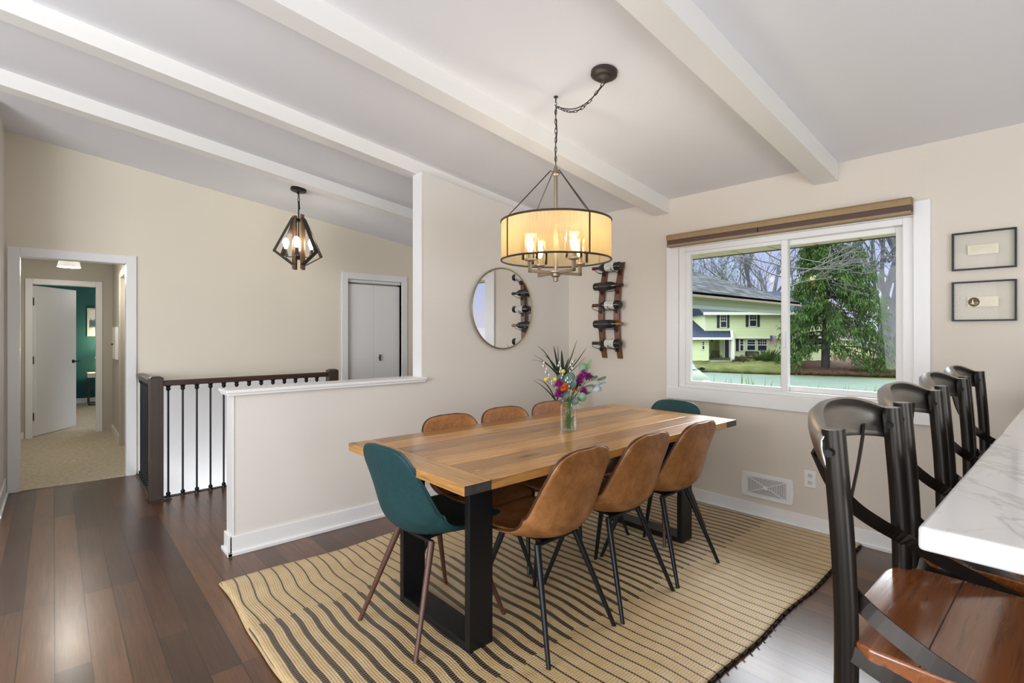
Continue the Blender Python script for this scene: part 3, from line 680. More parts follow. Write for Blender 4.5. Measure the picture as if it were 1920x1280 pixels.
# ================================================================== BAR STOOLS
def build_stool():
    t = thing('bar_stool', 'dark metal bar stool with cross back and brown wooden seat, nearest the camera', 'stool', (0, 0, 0), 0, 'cross-back metal bar stools at the counter')
    g, st = M['gunmetal'], M['polish']
    for sg in (-1, 1):
        path = smoothpath([(sg*.208, -.014, 1.172), (sg*.208, -.007, 1.08), (sg*.208, .002, .95), (sg*.208, .007, .80), (sg*.208, .002, .62), (sg*.212, -.026, .35), (sg*.218, -.06, .0)], 5)
        p = MB(); p.tube(path, .0195, 16); pp = p.build('back_post', g, t, smooth=True)
        q = MB(); q.lathe([(.0185, 0), (.0175, .0015), (0, .002)], 16, (sg*.208, -.014, 1.1715)); q.build('post_cap', M['polish'], pp, smooth=True)
        p = MB(); p.tube([(sg*.205, .36, .765), (sg*.225, .42, .0)], .017, 12); p.build('front_leg', g, t, smooth=True)
    # curved top rail: bows backwards, upper edge rolled over and polished
    rows = []; n = 26
    for k_, (dz, dy) in enumerate(((-.078, .012), (-.06, .004), (-.035, -.002), (-.012, -.006), (.008, -.006), (.022, .004), (.028, .018))):
        row = []
        for i in range(n+1):
            a = -1+2*i/n; hump = (1-abs(a)**2.6); x = a*.222
            row.append((x, -.030-.058*(1-a*a)-.006+dy*(.6+.6*hump)+.012*abs(a)**6, 1.146+dz*(.62+.22*hump)+.034*hump))
        rows.append(row)
    p = MB(); p.grid(rows); p.build('curved_top_rail', M['polish'], t, smooth=True, solid=.006, off=0, auto=False)
    for sg in (-1, 1):
        p = MB(); p.tube([(sg*.178, -.012, 1.133), (sg*.243, -.012, 1.133)], .0075, 6); p.build('bolt', M['metal_black'], t)
    for sg in (-1, 1):   # cross straps: rail -> centre -> opposite post -> sweep forward to the seat side
        path = smoothpath([(-sg*.165, -.058, 1.125), (-sg*.09, -.052, 1.045), (sg*.02, -.040, .970), (sg*.12, -.020, .915), (sg*.183, .004, .880), (sg*.206, .060, .845), (sg*.220, .15, .808), (sg*.222, .24, .775)], 5)
        m_ = len(path)
        def nn(i, m_=m_, sg=sg):
            u = i/(m_-1); a = max(0, min(1, (u-.45)/.3)); return (sg*a, -(1-a)-.001, .25)
        p = MB(); p.strap(path, .030, .005, nn); p.build('cross_strap', g, t)
        path = smoothpath([(sg*.214, -.005, .785), (sg*.226, .08, .765), (sg*.222, .17, .752), (sg*.21, .28, .750)], 5)
        p = MB(); p.strap(path, .028, .006, (sg, 0, .2)); p.build('seat_strap', g, t)
        p = MB(); p.tube([(sg*.215, -.03+.0, .52)]+[(sg*.205, -.02+.19*(1-math.cos(a*PI/10)), .52+.20*math.sin(a*PI/10)) for a in range(1, 10)]+[(sg*.215, .385, .52)], .010, 8); p.build('side_hoop', g, t, smooth=True)
    for y_ in (-.02, .375):
        p = MB(); p.tube([(-.205+.205*(1-math.cos(a*PI/12)), y_, .54+.19*math.sin(a*PI/12)) for a in range(13)], .010, 8); p.build('end_hoop', g, t, smooth=True)
    p = MB(); c_ = [(-.208, -.035), (.208, -.035), (.215, .395), (-.215, .395)]
    for i in range(4):
        a, b_ = c_[i], c_[(i+1) % 4]; p.tube([(*a, .26), (*b_, .26)], .011, 8)
    p.build('foot_ring', g, t, smooth=True)
    # seat: rounded slab of three glued boards
    def outline(off=0):
        pts = []
        cs = ((.150, .060, .075, -90, 0), (.170, .345, .06, 0, 90), (-.170, .345, .06, 90, 180), (-.150, .060, .075, 180, 270))
        for cx, cy, r, a0, a1 in cs:
            for i in range(9):
                a = math.radians(a0+(a1-a0)*i/8); pts.append((cx+(r-off)*math.cos(a), cy+(r-off)*math.sin(a)))
        return pts
    p = MB(); ol = outline(); p.poly_prism([(x, y, .768) for x, y in ol], (0, 0, .034)); sd = p.build('wooden_seat', M['stoolwood'], t, bev=.005, bseg=3)
    q = MB()
    for y_ in (.115, .245): q.box(-.222, .222, y_-.0012, y_+.0012, .8015, .8024)
    q.build('board_joint', mat('joint_dark', (.05, .02, .01), .5), sd)
    return t
st0 = build_stool(); st0.location = (-.300, 1.280, 0); st0.rotation_euler = (0, 0, -PI/2)
for x, y, lb in ((-.303, 1.818, 'dark metal cross-back bar stool, second in the row from the camera'), (-.315, 2.42, 'dark metal cross-back bar stool, third in the row from the camera'), (-.325, 2.97, 'dark metal cross-back bar stool at the far end of the row, nearest the window wall')):
    dup(st0, (x, y, 0), -PI/2, lb)

# ================================================================== MIRROR
mr = thing('round_mirror', 'round wall mirror with thin brass frame above the dining table', 'mirror', (XP+.009, 2.955, 1.562), math.radians(1.25))
p = MB(); p.lathe([(.350, 0), (.350, .018), (.0, .0181)], 72, (0, 0, 0), 'x'); p.build('mirror_glass', M['mirror'], mr, smooth=True)
p = MB(); p.tube([(.014, .353*math.cos(2*PI*i/96), .353*math.sin(2*PI*i/96)) for i in range(96)], .0075, 8, closed=True); p.build('brass_frame', M['brass'], mr, smooth=True)

# ================================================================== WINE RACK + BOTTLES
rk = thing('wine_rack', 'wall wine rack of two curved barrel staves with metal holders beside the window', 'wine rack', (-2.915, YW, 1.55))
for dx in (-.088, .088):
    p = MB(); rows = []
    n = 20
    for i in range(n+1):
        t_ = -1+2*i/n; z = t_*.435; xo = dx+.030*t_*t_ - .018 + .012*t_; y_ = -.018-.030*(1-t_*t_)
        hw_ = .030-.006*t_*t_
        rows.append([(xo-hw_, y_, z), (xo+hw_, y_, z), (xo+hw_, y_+.018, z), (xo-hw_, y_+.018, z)])
    p.grid(rows, True); p.add([r for r in rows[0]], [(3, 2, 1, 0)]); p.add([r for r in rows[-1]], [(0, 1, 2, 3)])
    p.build('barrel_stave', M['stave'], rk, smooth=True, bev=0)
brows = [(.392, -1), (.222, 1), (.050, -1), (-.122, 1), (-.298, -1)]
for i, (z, sg) in enumerate(brows):
    xo = .012*abs(z/.43)
    p = MB()
    for dx in (-.088, .088):
        t_ = z/.435; x_ = dx+.030*t_*t_-.018+.012*t_
        p.box(x_-.014, x_+.014, -.052, -.046, z-.075, z-.035)
        p.tube([(x_, -.052, z-.06), (x_+sg*.01, -.085, z-.050), (x_+sg*.03, -.135, z-.030), (x_+sg*.03, -.142, z-.012)], .0028, 6)
    p.tube([(-.10, -.088, z-.047), (.09, -.088, z-.047)], .0026, 6)
    p.build('bottle_holder', M['metal_black'], rk, smooth=True)
gb = mat('dark_bottle_glass', (.006, .008, .008), .09, spec=.6)
lab_w = mottled('cream_wine_label', (.66, .64, .58), (.72, .70, .65), 30, .7); lab_d = mat('dark_wine_label', (.02, .018, .02), .45)
cap_m = {'r': mat('wine_foil_red', (.10, .012, .012), .35, .3), 'k': mat('foil_black', (.012, .012, .014), .35), 'g': mat('foil_gold', (.30, .17, .06), .35, .5)}
PR = [(.0, 0), (.030, 0), (.0365, .006), (.0375, .02), (.0375, .185), (.034, .205), (.022, .228), (.0155, .245), (.0145, .300), (.0155, .302), (.0155, .312), (.0, .3125)]
def bottle(i, z, sg, kind, foil, lb):
    cx = -2.915+(-.010 if sg < 0 else .0)
    t = thing('wine_bottle', lb, 'bottle', (cx - sg*.150+(.015), YW-.098, 1.55+z), 0, 'wine bottles on the barrel stave rack')
    R_ = Matrix.Rotation(sg*PI/2, 3, 'Y')
    p = MB(); p.lathe([(r, zz) for r, zz in PR if zz < .25], 28, rot=R_); p.build('glass_body', gb, t, smooth=True)
    p = MB(); p.lathe([(.0158, .243), (.0152, .250), (.0150, .300), (.0160, .302), (.0160, .312), (0, .313)], 20, rot=R_); p.build('foil_capsule', cap_m[foil], t, smooth=True)
    p = MB()
    rows = [[R_ @ Vector((.0380*math.cos(a), .0380*math.sin(a), zz)) for a in [math.radians(-170+340*k/30) for k in range(31)]] for zz in (.055, .155)]
    p.grid(rows); L_ = p.build('paper_label', lab_w if kind == 'w' else lab_d, t, smooth=True)
    # marks on the label (front side faces -y)
    p = MB(); r2 = random.Random(i+3)
    def on(u, a): return R_ @ Vector((.0384*math.cos(a), .0384*math.sin(a), u))
    for k in range(3 if kind == 'w' else 2):
        u0 = .07+.028*k; a0 = -PI/2 + r2.uniform(-.5, .3)
        p.tube([on(u0+.02*math.sin(q*1.3+k), a0+.09*q) for q in range(8)], .0005, 4)
    for k in range(9): p.tube([on(.065+.009*k, -PI/2-.75), on(.069+.009*k, -PI/2-.75)], .0006, 4)
    p.build('label_print', lab_d if kind == 'w' else cap_m['g'], L_)
bottle(0, .392, -1, 'w', 'r', 'white-labelled wine bottle with red foil, top of the wall rack')
bottle(1, .222, 1, 'd', 'k', 'dark-labelled wine bottle pointing at the window, second from the top of the rack')
bottle(2, .050, -1, 'w', 'r', 'white-labelled wine bottle in the middle of the wall rack')
bottle(3, -.122, 1, 'd', 'g', 'dark-labelled wine bottle pointing at the window, fourth down the rack')
bottle(4, -.298, -1, 'w', 'k', 'white-labelled wine bottle with black foil, lowest on the rack')

# ================================================================== DRUM CHANDELIER
def chain(mb, pts, L=.034, w=.012, r=.0022):
    pts = [Vector(p) for p in pts]; acc = [0]
    for a, b in zip(pts, pts[1:]): acc.append(acc[-1]+(b-a).length)
    tot = acc[-1]; n = max(1, int(round(tot/(L*.80)))); step = tot/n
    def at(s_):
        s_ = max(0, min(tot, s_))
        for i in range(len(acc)-1):
            if s_ <= acc[i+1]+1e-9:
                u = (s_-acc[i])/max(1e-9, acc[i+1]-acc[i]); return pts[i].lerp(pts[i+1], u)
        return pts[-1]
    for k in range(n):
        c_ = at((k+.5)*step); d_ = (at((k+.5)*step+.004)-at((k+.5)*step-.004)).normalized()
        a_ = d_.orthogonal().normalized(); b_ = d_.cross(a_); s_ = a_ if k % 2 else b_
        mb.tube([c_+d_*(L/2)*math.cos(q)*1.0+s_*(w/2)*math.sin(q) for q in [2*PI*j/12 for j in range(12)]], r, 5, closed=True)
HKX, HKY = -2.029, 2.141; HZ = CZ(HKY)
ch = thing('drum_chandelier', 'drum chandelier with gold fabric shade hanging by a swagged chain over the table', 'chandelier', (HKX, HKY, 0))
slope = Matrix.Rotation(-math.atan(.1395), 3, 'X')
cx, cy = -1.673-HKX, 2.129-HKY; czn = CZ(2.129)
p = MB(); p.lathe([(.068, 0), (.068, -.018), (.055, -.026), (.040, -.028), (.038, -.040), (.012, -.046), (.0, -.047)], 32, (cx, cy, czn), rot=slope); p.build('ceiling_canopy', M['metal_dark'], ch, smooth=True)
p = MB(); p.lathe([(.012, 0), (.012, -.006), (.004, -.008), (.004, -.035), (0, -.036)], 12, (0, 0, HZ)); p.tube([(0, 0, HZ-.03), (.008, 0, HZ-.042), (.0, 0, HZ-.054), (-.008, 0, HZ-.045)], .0025, 6); p.build('ceiling_hook', M['metal_dark'], ch, smooth=True)
sw = [(cx*(1-u), cy*(1-u), (czn-.05)*(1-u)+(HZ-.055)*u-.085*math.sin(PI*u)) for u in [k/14 for k in range(15)]]
AP = 2.275
p = MB(); chain(p, sw); chain(p, [(0, 0, HZ-.05), (0, 0, AP)]); p.build('chain', M['metal_dark'], ch, smooth=True)
cord = [(x, y+.012, z+.022*math.sin(PI*k/14)) for k, (x, y, z) in enumerate(sw)]+[(-.006, .004, HZ-.10), (.006, .004, HZ-.2), (-.005, 0, HZ-.3), (.003, 0, AP)]
p = MB(); p.tube(smoothpath(cord, 3), .0028, 6); p.build('power_cord', M['metal_black'], ch, smooth=True)
p = MB(); p.tube([(0, 0, AP+.01), (0, 0, 1.70)], .011, 12); p.lathe([(.006, .03), (.016, .0), (.022, -.01), (.022, -.022), (.012, -.03)], 16, (0, 0, AP)); p.lathe([(.0, -.055), (.014, -.052), (.014, -.03), (.026, -.022), (.026, -.008), (.045, -.004), (.045, .004), (.014, .008)], 20, (0, 0, 1.695)); p.build('centre_stem', M['bronze_arm'], ch, smooth=True)
RD, ZT, ZB = .312, 1.981, 1.763
p = MB(); rows = [[(RD*math.cos(2*PI*i/72), RD*math.sin(2*PI*i/72), z) for i in range(72)] for z in (ZB, ZT)]; p.grid(rows, True)
m = bpy.data.materials.new('gold_organza'); m.use_nodes = True; m.node_tree.nodes.clear()
o_ = N(m, 'ShaderNodeOutputMaterial'); tr = N(m, 'ShaderNodeBsdfTransparent'); tl = N(m, 'ShaderNodeBsdfTranslucent'); df = N(m, 'ShaderNodeBsdfDiffuse'); m1 = N(m, 'ShaderNodeMixShader'); m2 = N(m, 'ShaderNodeMixShader')
tr.inputs[0].default_value = (1, .90, .68, 1); tl.inputs[0].default_value = (.56, .40, .20, 1); df.inputs[0].default_value = (.46, .36, .21, 1)
m1.inputs[0].default_value = .35; m2.inputs[0].default_value = .62
vv = noise_tex(m, coords(m, (60, 60, 4)), 3, 3); LK(m, mth(m, 'ADD', mth(m, 'MULTIPLY', vv, .25), .46), m2.inputs[0])
LK(m, tl.outputs[0], m1.inputs[1]); LK(m, df.outputs[0], m1.inputs[2]); LK(m, tr.outputs[0], m2.inputs[1]); LK(m, m1.outputs[0], m2.inputs[2]); LK(m, m2.outputs[0], o_.inputs[0])
p.build('fabric_drum_shade', m, ch, smooth=True)
for z, r_ in ((ZT, .006), (ZB, .0055)):
    p = MB(); p.tube([(RD*math.cos(2*PI*i/96), RD*math.sin(2*PI*i/96), z) for i in range(96)], r_, 8, closed=True); p.build('shade_ring', M['metal_dark'], ch, smooth=True)
Fd = Vector((-.747, .665, 0)); Rd = Vector((.665, .747, 0))
a0 = math.atan2((Rd*.149-Fd*.27).y, (Rd*.149-Fd*.27).x)
for k in range(4):
    a = a0+k*PI/2; e = Vector((math.cos(a), math.sin(a), 0))
    p = MB(); p.tube([e*RD+Vector((0, 0, ZT)), e*.035+Vector((0, 0, AP-.005)), e*.018+Vector((0, 0, AP-.012))], .0033, 6); p.build('support_rod', M['metal_dark'], ch, smooth=True)
    p = MB(); p.strap([e*(RD+.003)+Vector((0, 0, ZB)), e*(RD+.003)+Vector((0, 0, ZT))], .008, .004, e); p.build('shade_strip', M['metal_dark'], ch)
b0 = math.atan2((Rd*.085-Fd*.15).y, (Rd*.085-Fd*.15).x)
for k in range(4):
    a = b0+k*PI/2; e = Vector((math.cos(a), math.sin(a), 0)); r_ = .172; sd = Vector((-e.y, e.x, 0))
    p = MB(); p.strap([e*.01+Vector((0, 0, 1.692)), e*(r_+.008)+Vector((0, 0, 1.692))], .016, .016, (0, 0, 1)); p.strap([e*r_+Vector((0, 0, 1.684)), e*r_+Vector((0, 0, 1.748))], .016, .016, e)
    p.lathe([(.010, 0), (.030, .004), (.030, .012), (.014, .016), (.014, .05), (0, .051)], 20, e*r_+Vector((0, 0, 1.745))); p.build('lamp_arm', M['bronze_arm'], ch)
    p = MB(); p.lathe([(.036, .012), (.048, .012), (.048, .165)], 28, e*r_+Vector((0, 0, 1.745))); p.f = [q for q in p.f if len(q) == 4]; p.m = p.m[:len(p.f)]; g_ = p.build('glass_cylinder', M['lampglass'], ch, smooth=True)
    p = MB(); p.lathe([(.008, 0), (.014, .012), (.021, .034), (.022, .05), (.014, .072), (.0, .080)], 14, e*r_+Vector((0, 0, 1.795))); p.build('bulb', M['bulb'], g_, smooth=True)
    point('chandelier_glow', Vector((HKX, HKY, 0))+e*r_+Vector((0, 0, 1.905)), 2.6, .03, (1, .90, .77))

# ================================================================== STAIR PENDANT
PX, PY = -5.121, 1.777; pz = CZ(PY)
pd = thing('cage_pendant', 'wood and black metal cage pendant light with four bulbs over the stairs', 'pendant light', (PX, PY, 0))
p = MB(); p.lathe([(.073, 0), (.073, -.024), (.060, -.030), (.012, -.032), (.012, -.05), (0, -.051)], 28, (0, 0, pz), rot=slope); p.build('ceiling_canopy', M['metal_black'], pd, smooth=True)
p = MB(); chain(p, [(0, 0, pz-.045), (0, 0, pz-.125)], .04, .018, .0035); p.build('chain', M['metal_black'], pd, smooth=True)
zt, zb2 = 2.495, 1.965
p = MB(); p.tube([(0, 0, pz-.12), (0, 0, 2.075)], .0065, 8); p.tube([(0, 0, pz-.12), (.004, .004, pz-.20)], .009, 8); p.box(-.035, .035, -.035, .035, 2.43, 2.455); p.box(-.035, .035, -.035, .035, 2.06, 2.09); p.build('centre_rod', M['metal_black'], pd)
ang0 = math.radians(17)
for k in range(4):
    a = ang0+k*PI/2; e = Vector((math.cos(a), math.sin(a), 0)); sd = Vector((-e.y, e.x, 0))
    p = MB(); c_ = e*.052
    p.poly_prism([c_+sd*.016+e*-.01+Vector((0, 0, zb2)), c_-sd*.016+e*-.01+Vector((0, 0, zb2)), c_-sd*.016+e*.012+Vector((0, 0, zb2)), c_+sd*.016+e*.012+Vector((0, 0, zb2))], (0, 0, zt-zb2-(.02 if k % 2 else 0))); p.build('wood_upright', M['pend_wood'], pd, bev=.002)
    # flat-bar wing: top -> widest point -> bottom
    p = MB(); p.strap([e*.066+Vector((0, 0, 2.46)), e*.262+Vector((0, 0, 2.115))], .045, .004, e+Vector((0, 0, .55))); p.strap([e*.262+Vector((0, 0, 2.115)), e*.064+Vector((0, 0, 2.005))], .045, .004, e*-.5+Vector((0, 0, 1))); p.build('metal_wing', M['metal_dark'], pd)
    a2 = a+PI/4; e2 = Vector((math.cos(a2), math.sin(a2), 0))
    p = MB(); p.tube([e2*.02+Vector((0, 0, 2.085)), e2*.115+Vector((0, 0, 2.085)), e2*.115+Vector((0, 0, 2.11))], .005, 6); p.lathe([(.022, 0), (.022, .008), (.015, .01), (.015, .065), (0, .066)], 14, e2*.115+Vector((0, 0, 2.095))); p.build('lamp_arm', M['metal_dark'], pd, smooth=True)
    p = MB(); p.lathe([(.010, 0), (.018, .02), (.028, .055), (.028, .075), (.018, .10), (0, .108)], 14, e2*.115+Vector((0, 0, 2.160))); p.build('bulb', M['bulbw'], pd, smooth=True)
    point('pendant_glow', Vector((PX, PY, 0))+e2*.115+Vector((0, 0, 2.225)), 4.6, .018, (1, .88, .70))
for k in range(4):
    a = ang0+k*PI/2; e = Vector((math.cos(a), math.sin(a), 0)); e1 = Vector((-e.y, e.x, 0)); p = MB()
    for q in range(9):
        t_ = .25+.55*q/8; p.tube([e*.23*t_+Vector((0, 0, 2.005+.10*t_)), e1*.23*t_+Vector((0, 0, 2.005+.10*t_))], .0011, 4)
    if k % 2 == 0: p.build('wire_grille', M['metal_black'], pd)

# ================================================================== FLOWER JAR
VX, VY = -1.964, 2.177
jr = thing('glass_jar', 'clear glass mason jar of water standing on the dining table', 'jar', (VX, VY, TZ))
p = MB(); p.lathe([(.036, .001), (.044, .004), (.047, .012), (.047, .130), (.042, .150), (.035, .158), (.035, .168), (.037, .170), (.037, .176), (.035, .178), (.035, .186)], 36); p.f = [q for q in p.f if len(q) == 4 or len(q) == 36]; p.m = p.m[:len(p.f)]; p.build('jar_glass', M['clear'], jr, smooth=True)
p = MB(); p.lathe([(.0445, .006), (.0445, .105), (.0, .1051)], 32); p.build('water', glassy('water', (.97, .99, .985), .15), jr, smooth=True)
bq = thing('flower_bouquet', 'mixed bouquet of purple mums, orange rose, willow catkins and eucalyptus in the jar', 'flowers', (VX, VY, TZ))
stem = mat('green_stem', (.06, .16, .04), .5); r5 = random.Random(11)
def camv(r_, f_, z): v_ = Rd*r_+Fd*f_; return Vector((v_.x, v_.y, z))      # r_: towards picture right, f_: away from the camera
def stalk(mb, tip, r0=.0016): 
    b_ = Vector((r5.uniform(-.02, .02), r5.uniform(-.02, .02), .012)); t_ = Vector(tip); n_ = Vector((t_.x*.18, t_.y*.18, .17))
    mb.tube(smoothpath([b_, n_, t_], 5), r0, 5)
purple = mottled('purple_petal', (.22, .012, .16), (.42, .035, .30), 60, .6); orange = mat('orange_petal', (.75, .17, .02), .5); dkp = mat('dark_petal', (.16, .035, .012), .5)
yell = mottled('yellow_button', (.55, .45, .05), (.70, .60, .10), 200, .8); whit = mat('catkin_grey', (.72, .70, .66), .9); bark = mat('willow_twig', (.10, .05, .03), .6)
euc = mottled('eucalyptus_leaf', (.13, .25, .14), (.22, .36, .22), 12, .55); eucd = mottled('dusty_leaf', (.07, .12, .10), (.12, .19, .15), 12, .5); eucs = mat('silver_leaf', (.42, .48, .50), .45)
def mum(c_, r_, n, matl, name, wd=.010):
    p = MB(); c_ = Vector(c_)
    for i in range(n):
        z = 1-1.7*(i+.5)/n; rr = math.sqrt(max(0, 1-z*z)); a = i*2.39996; d_ = Vector((rr*math.cos(a), rr*math.sin(a), z))
        p.leaf(c_+d_*r_*.2, d_, (0, 0, 1) if abs(z) < .9 else (1, 0, 0), r_*.85, wd, 3, 0, .25)
    p.ball(c_, r_*.35, n=8, m=6); return p.build(name, matl, bq, smooth=True)
stm = MB()
# r, f, z (above the table)
for c_, r_ in ((camv(-.055, -.02, .265), .034), (camv(-.045, .0, .225), .032), (camv(-.060, -.02, .205), .026), (camv(.060, -.01, .285), .036), (camv(.085, .0, .315), .034), (camv(.118, .01, .300), .030), (camv(.055, .02, .262), .028), (camv(.085, -.01, .225), .027)):
    mum(c_, r_, 54, purple, 'purple_flower'); stalk(stm, c_)
mum(camv(-.028, -.045, .245), .026, 26, orange, 'orange_rose', .022); stalk(stm, camv(-.028, -.045, .245)); mum(camv(.035, .0, .235), .020, 22, orange, 'orange_rose', .016); stalk(stm, camv(.035, .0, .235)); mum(camv(.040, .0, .255), .020, 20, dkp, 'dark_rose', .018)
for c_ in (camv(-.030, 0, .335), camv(-.077, -.02, .292), camv(-.128, -.01, .290)):
    p = MB(); p.ball(c_, .0125, n=14, m=10); p.build('yellow_button_flower', yell, bq, smooth=True); stalk(stm, c_, .0012)
twg = MB(); n_c = 0
for tip, mid in ((camv(-.145, .0, .385), camv(-.10, 0, .28)), (camv(-.056, .02, .385), camv(-.03, 0, .28)), (camv(.018, .0, .390), camv(.010, 0, .28)), (camv(-.015, -.03, .30), camv(-.005, -.02, .23)), (camv(.012, -.035, .29), camv(.005, -.02, .22))):
    path = smoothpath([Vector((0, 0, .02)), Vector((mid.x*.3, mid.y*.3, .17)), mid, tip], 6); twg.tube(path, .0014, 5)
    p = MB()
    for i in range(len(path)-9, len(path)):
        q = path[i]; p.ball(q+Vector((.004*(-1)**i, .003*(-1)**i, 0)), .0048, .0048, .0085, 8, 6)
    p.build('willow_catkins', whit, bq, smooth=True)
twg.build('willow_twigs', bark, bq, smooth=True)
def roundleaf(name, c_, r_, nrm, m_, el=1.0):
    p = MB(); c_ = Vector(c_); nrm = Vector(nrm).normalized(); a_ = nrm.orthogonal().normalized(); b_ = nrm.cross(a_); n = 18; ring = []
    for i in range(n): a = 2*PI*i/n; ring.append(c_+a_*r_*math.cos(a)*el+b_*r_*math.sin(a)+nrm*.1*r_*math.cos(2*a))
    p.add([c_]+ring, [(0, 1+i, 1+(i+1) % n) for i in range(n)]); p.build(name, m_, bq, smooth=True, solid=.0008, off=0)
for c_, r_, nr, m_, el in ((camv(.118, 0, .375), .028, (-.3, -.6, .3), euc, 1), (camv(.086, .02, .358), .026, (.5, -.5, .4), euc, 1), (camv(.070, -.04, .195), .026, (.5, -.8, .1), euc, 1), (camv(.03, -.05, .175), .022, (.2, -1, .2), eucd, 1.1), (camv(.0, -.03, .30), .030, (.3, -.8, .1), eucd, 1.3), (camv(.018, -.045, .27), .026, (-.1, -1, 0), eucd, 1.5),
        (camv(.138, -.01, .300), .022, (.1, -.5, 1), eucd, 1.3), (camv(.188, 0, .295), .020, (0, -.5, 1), eucd, 1.4), (camv(.155, 0, .24), .023, (.3, -.8, .4), eucs, 1), (camv(.172, .0, .235), .016, (.6, -.6, .3), eucs, 1), (camv(.192, .01, .262), .016, (.2, -.6, .7), eucs, 1.4), (camv(-.02, -.04, .205), .022, (.1, -.9, .2), eucd, 1.3), (camv(.115, .0, .252), .018, (.1, -.4, 1), euc, 1.5), (camv(.105, .0, .212), .016, (.1, -.4, 1), euc, 1.6), (camv(-.045, .03, .30), .018, (.4, -.8, .4), eucd, 1.2)):
    roundleaf('eucalyptus_leaf', c_, r_, nr, m_, el)
stm.tube(smoothpath([camv(0, 0, .03), camv(.03, 0, .17), camv(.09, 0, .26), camv(.15, 0, .285), camv(.19, 0, .26)], 5), .0013, 5); stm.tube(smoothpath([camv(0, 0, .03), camv(.03, 0, .17), camv(.08, 0, .28), camv(.115, 0, .36)], 5), .0013, 5)
stm.tube(smoothpath([camv(.02, -.01, .05), camv(-.03, -.01, .15), camv(-.05, -.03, .165)], 4), .002, 5)
for i in range(14): stalk(stm, camv(r5.uniform(-.06, .08), r5.uniform(-.04, .04), r5.uniform(.2, .27)), .0012)
for i in range(7):
    z = r5.uniform(.03, .10); stm.leaf(camv(r5.uniform(-.02, .02), r5.uniform(-.02, .02), z), (r5.uniform(-1, 1), r5.uniform(-1, 1), .8), (0, 0, 1), .026, .014)
stm.build('flower_stems', stem, bq, smooth=True)

# ================================================================== POTTED PLANT in the corner
pp = thing('potted_yucca', 'dark green spiky potted plant in the corner behind the table', 'plant', (-3.10, 3.42, 0))
pot_m = mottled('grey_ceramic', (.30, .29, .27), (.36, .35, .33), 10, .6)
p = MB(); p.lathe([(.10, 0), (.125, .02), (.15, .28), (.155, .30), (.14, .30), (.13, .26), (.0, .26)], 32); p.build('plant_pot', pot_m, pp, smooth=True)
p = MB(); p.lathe([(.132, .262), (.0, .272)], 24); p.build('soil', mat('soil', (.03, .02, .012), 1), pp)
p = MB(); p.tube(smoothpath([(0, 0, .26), (.01, 0, .5), (-.01, .0, .72), (0, 0, .90)], 4), .019, 10); p.tube([(0, 0, .55), (-.07, -.03, .68)], .012, 8); p.build('trunk', mat('cane_bark', (.17, .11, .07), .8), pp, smooth=True)
lf = mottled('dark_spiky_leaf', (.010, .028, .016), (.022, .050, .024), 8, .38); r6 = random.Random(4)
def spike(c_, tip, w_, sag=.02):
    c_ = Vector(c_); tip = Vector(tip); n = 9; d_ = tip-c_; sd = d_.cross(Vector((0, 0, 1)))
    sd = sd+Fd*.0 if sd.length > .03 else Rd*.1
    sd = (sd.normalized()+Rd*(.8 if sd.dot(Rd) > 0 else -.8)).normalized(); up = sd.cross(d_).normalized(); rows = []
    for i in range(n+1):
        t = i/n; ww = w_*min(1, .45+1.6*t)*(1-t)**.65+.0008; q = c_+d_*t+Vector((0, 0, 1))*sag*math.sin(PI*t)
        rows.append([q-sd*ww/2+up*.2*ww, q, q+sd*ww/2+up*.2*ww])
    p = MB(); p.grid(rows); p.build('spiky_leaf', lf, pp, smooth=True, solid=.0012)
K = 4.58/964
def tipat(u, v_, f_=0, u0=1061): return camv((u-u0)*K, f_, 1.35+(623-v_)*K)
C0 = camv((1049-1061)*K, 0, 1.35-(712-623)*K)
for u, v_, f_, w_, sg in ((1004, 647, -.05, .020, .05), (1036, 648, .05, .028, .02), (1045, 648, .1, .012, 0), (1049, 655, -.05, .034, .01), (1079, 637, 0, .020, -.03), (1099, 651, .05, .018, -.02), (1093, 669, -.06, .016, -.02), (1017, 664, -.1, .026, .03), (1000, 666, .08, .016, .02), (995, 674, 0, .018, .05), (1080, 673, .1, .020, 0), (1030, 690, -.15, .022, .03), (1062, 668, -.12, .028, 0), (1072, 690, -.15, .02, .02)):
    spike(C0+Vector((r6.uniform(-.02, .02), r6.uniform(-.02, .02), 0)), tipat(u, v_, f_), w_*1.1, sg)
C1 = camv((1040-1061)*K, -.05, 1.35-(752-623)*K)
for u, v_, f_, w_, sg in ((997, 711, -.05, .020, .02), (1023, 729, -.12, .024, 0), (1005, 712, .1, .014, .05), (994, 767, -.02, .016, .02), (1088, 758, -.05, .018, .02), (1085, 745, -.1, .014, .03), (1052, 716, 0, .02, 0)):
    spike(C1, tipat(u, v_, f_), w_*1.1, sg)

# ================================================================== OUTDOORS
def E(u, v_, d):                       # a point at depth d from the camera, from its place in the photograph
    return Fd*d+Rd*((u-960)/964*d)+Vector((0, 0, 1.35+(623.4-v_)/964*d))
# eave over the window
M['soffit'] = mat('cream_soffit', (.52, .46, .44), .6)
p = MB(); y0_, y1_ = 3.98, 4.645
for i in range(14):
    x0 = -3.6+i*.305; p.box(x0, x0+.290, y0_, y1_, 2.065, 2.08)
p.mi = 1; p.box(-3.6, .7, y0_, y1_, 2.078, 2.10); p.box(-3.6, .7, y1_, y1_+.02, 2.058, 2.20); struct('trim_11', p, [M['soffit'], mat('soffit_groove', (.06, .055, .05), .8)])
p = MB(); p.poly_prism([(-3.8, 3.9, 2.6), (.9, 3.9, 2.6), (.9, 4.7, 2.2), (-3.8, 4.7, 2.2)], (0, 0, .06)); struct('trim_12', p, mat('dark_shingle', (.12, .12, .12), .9))
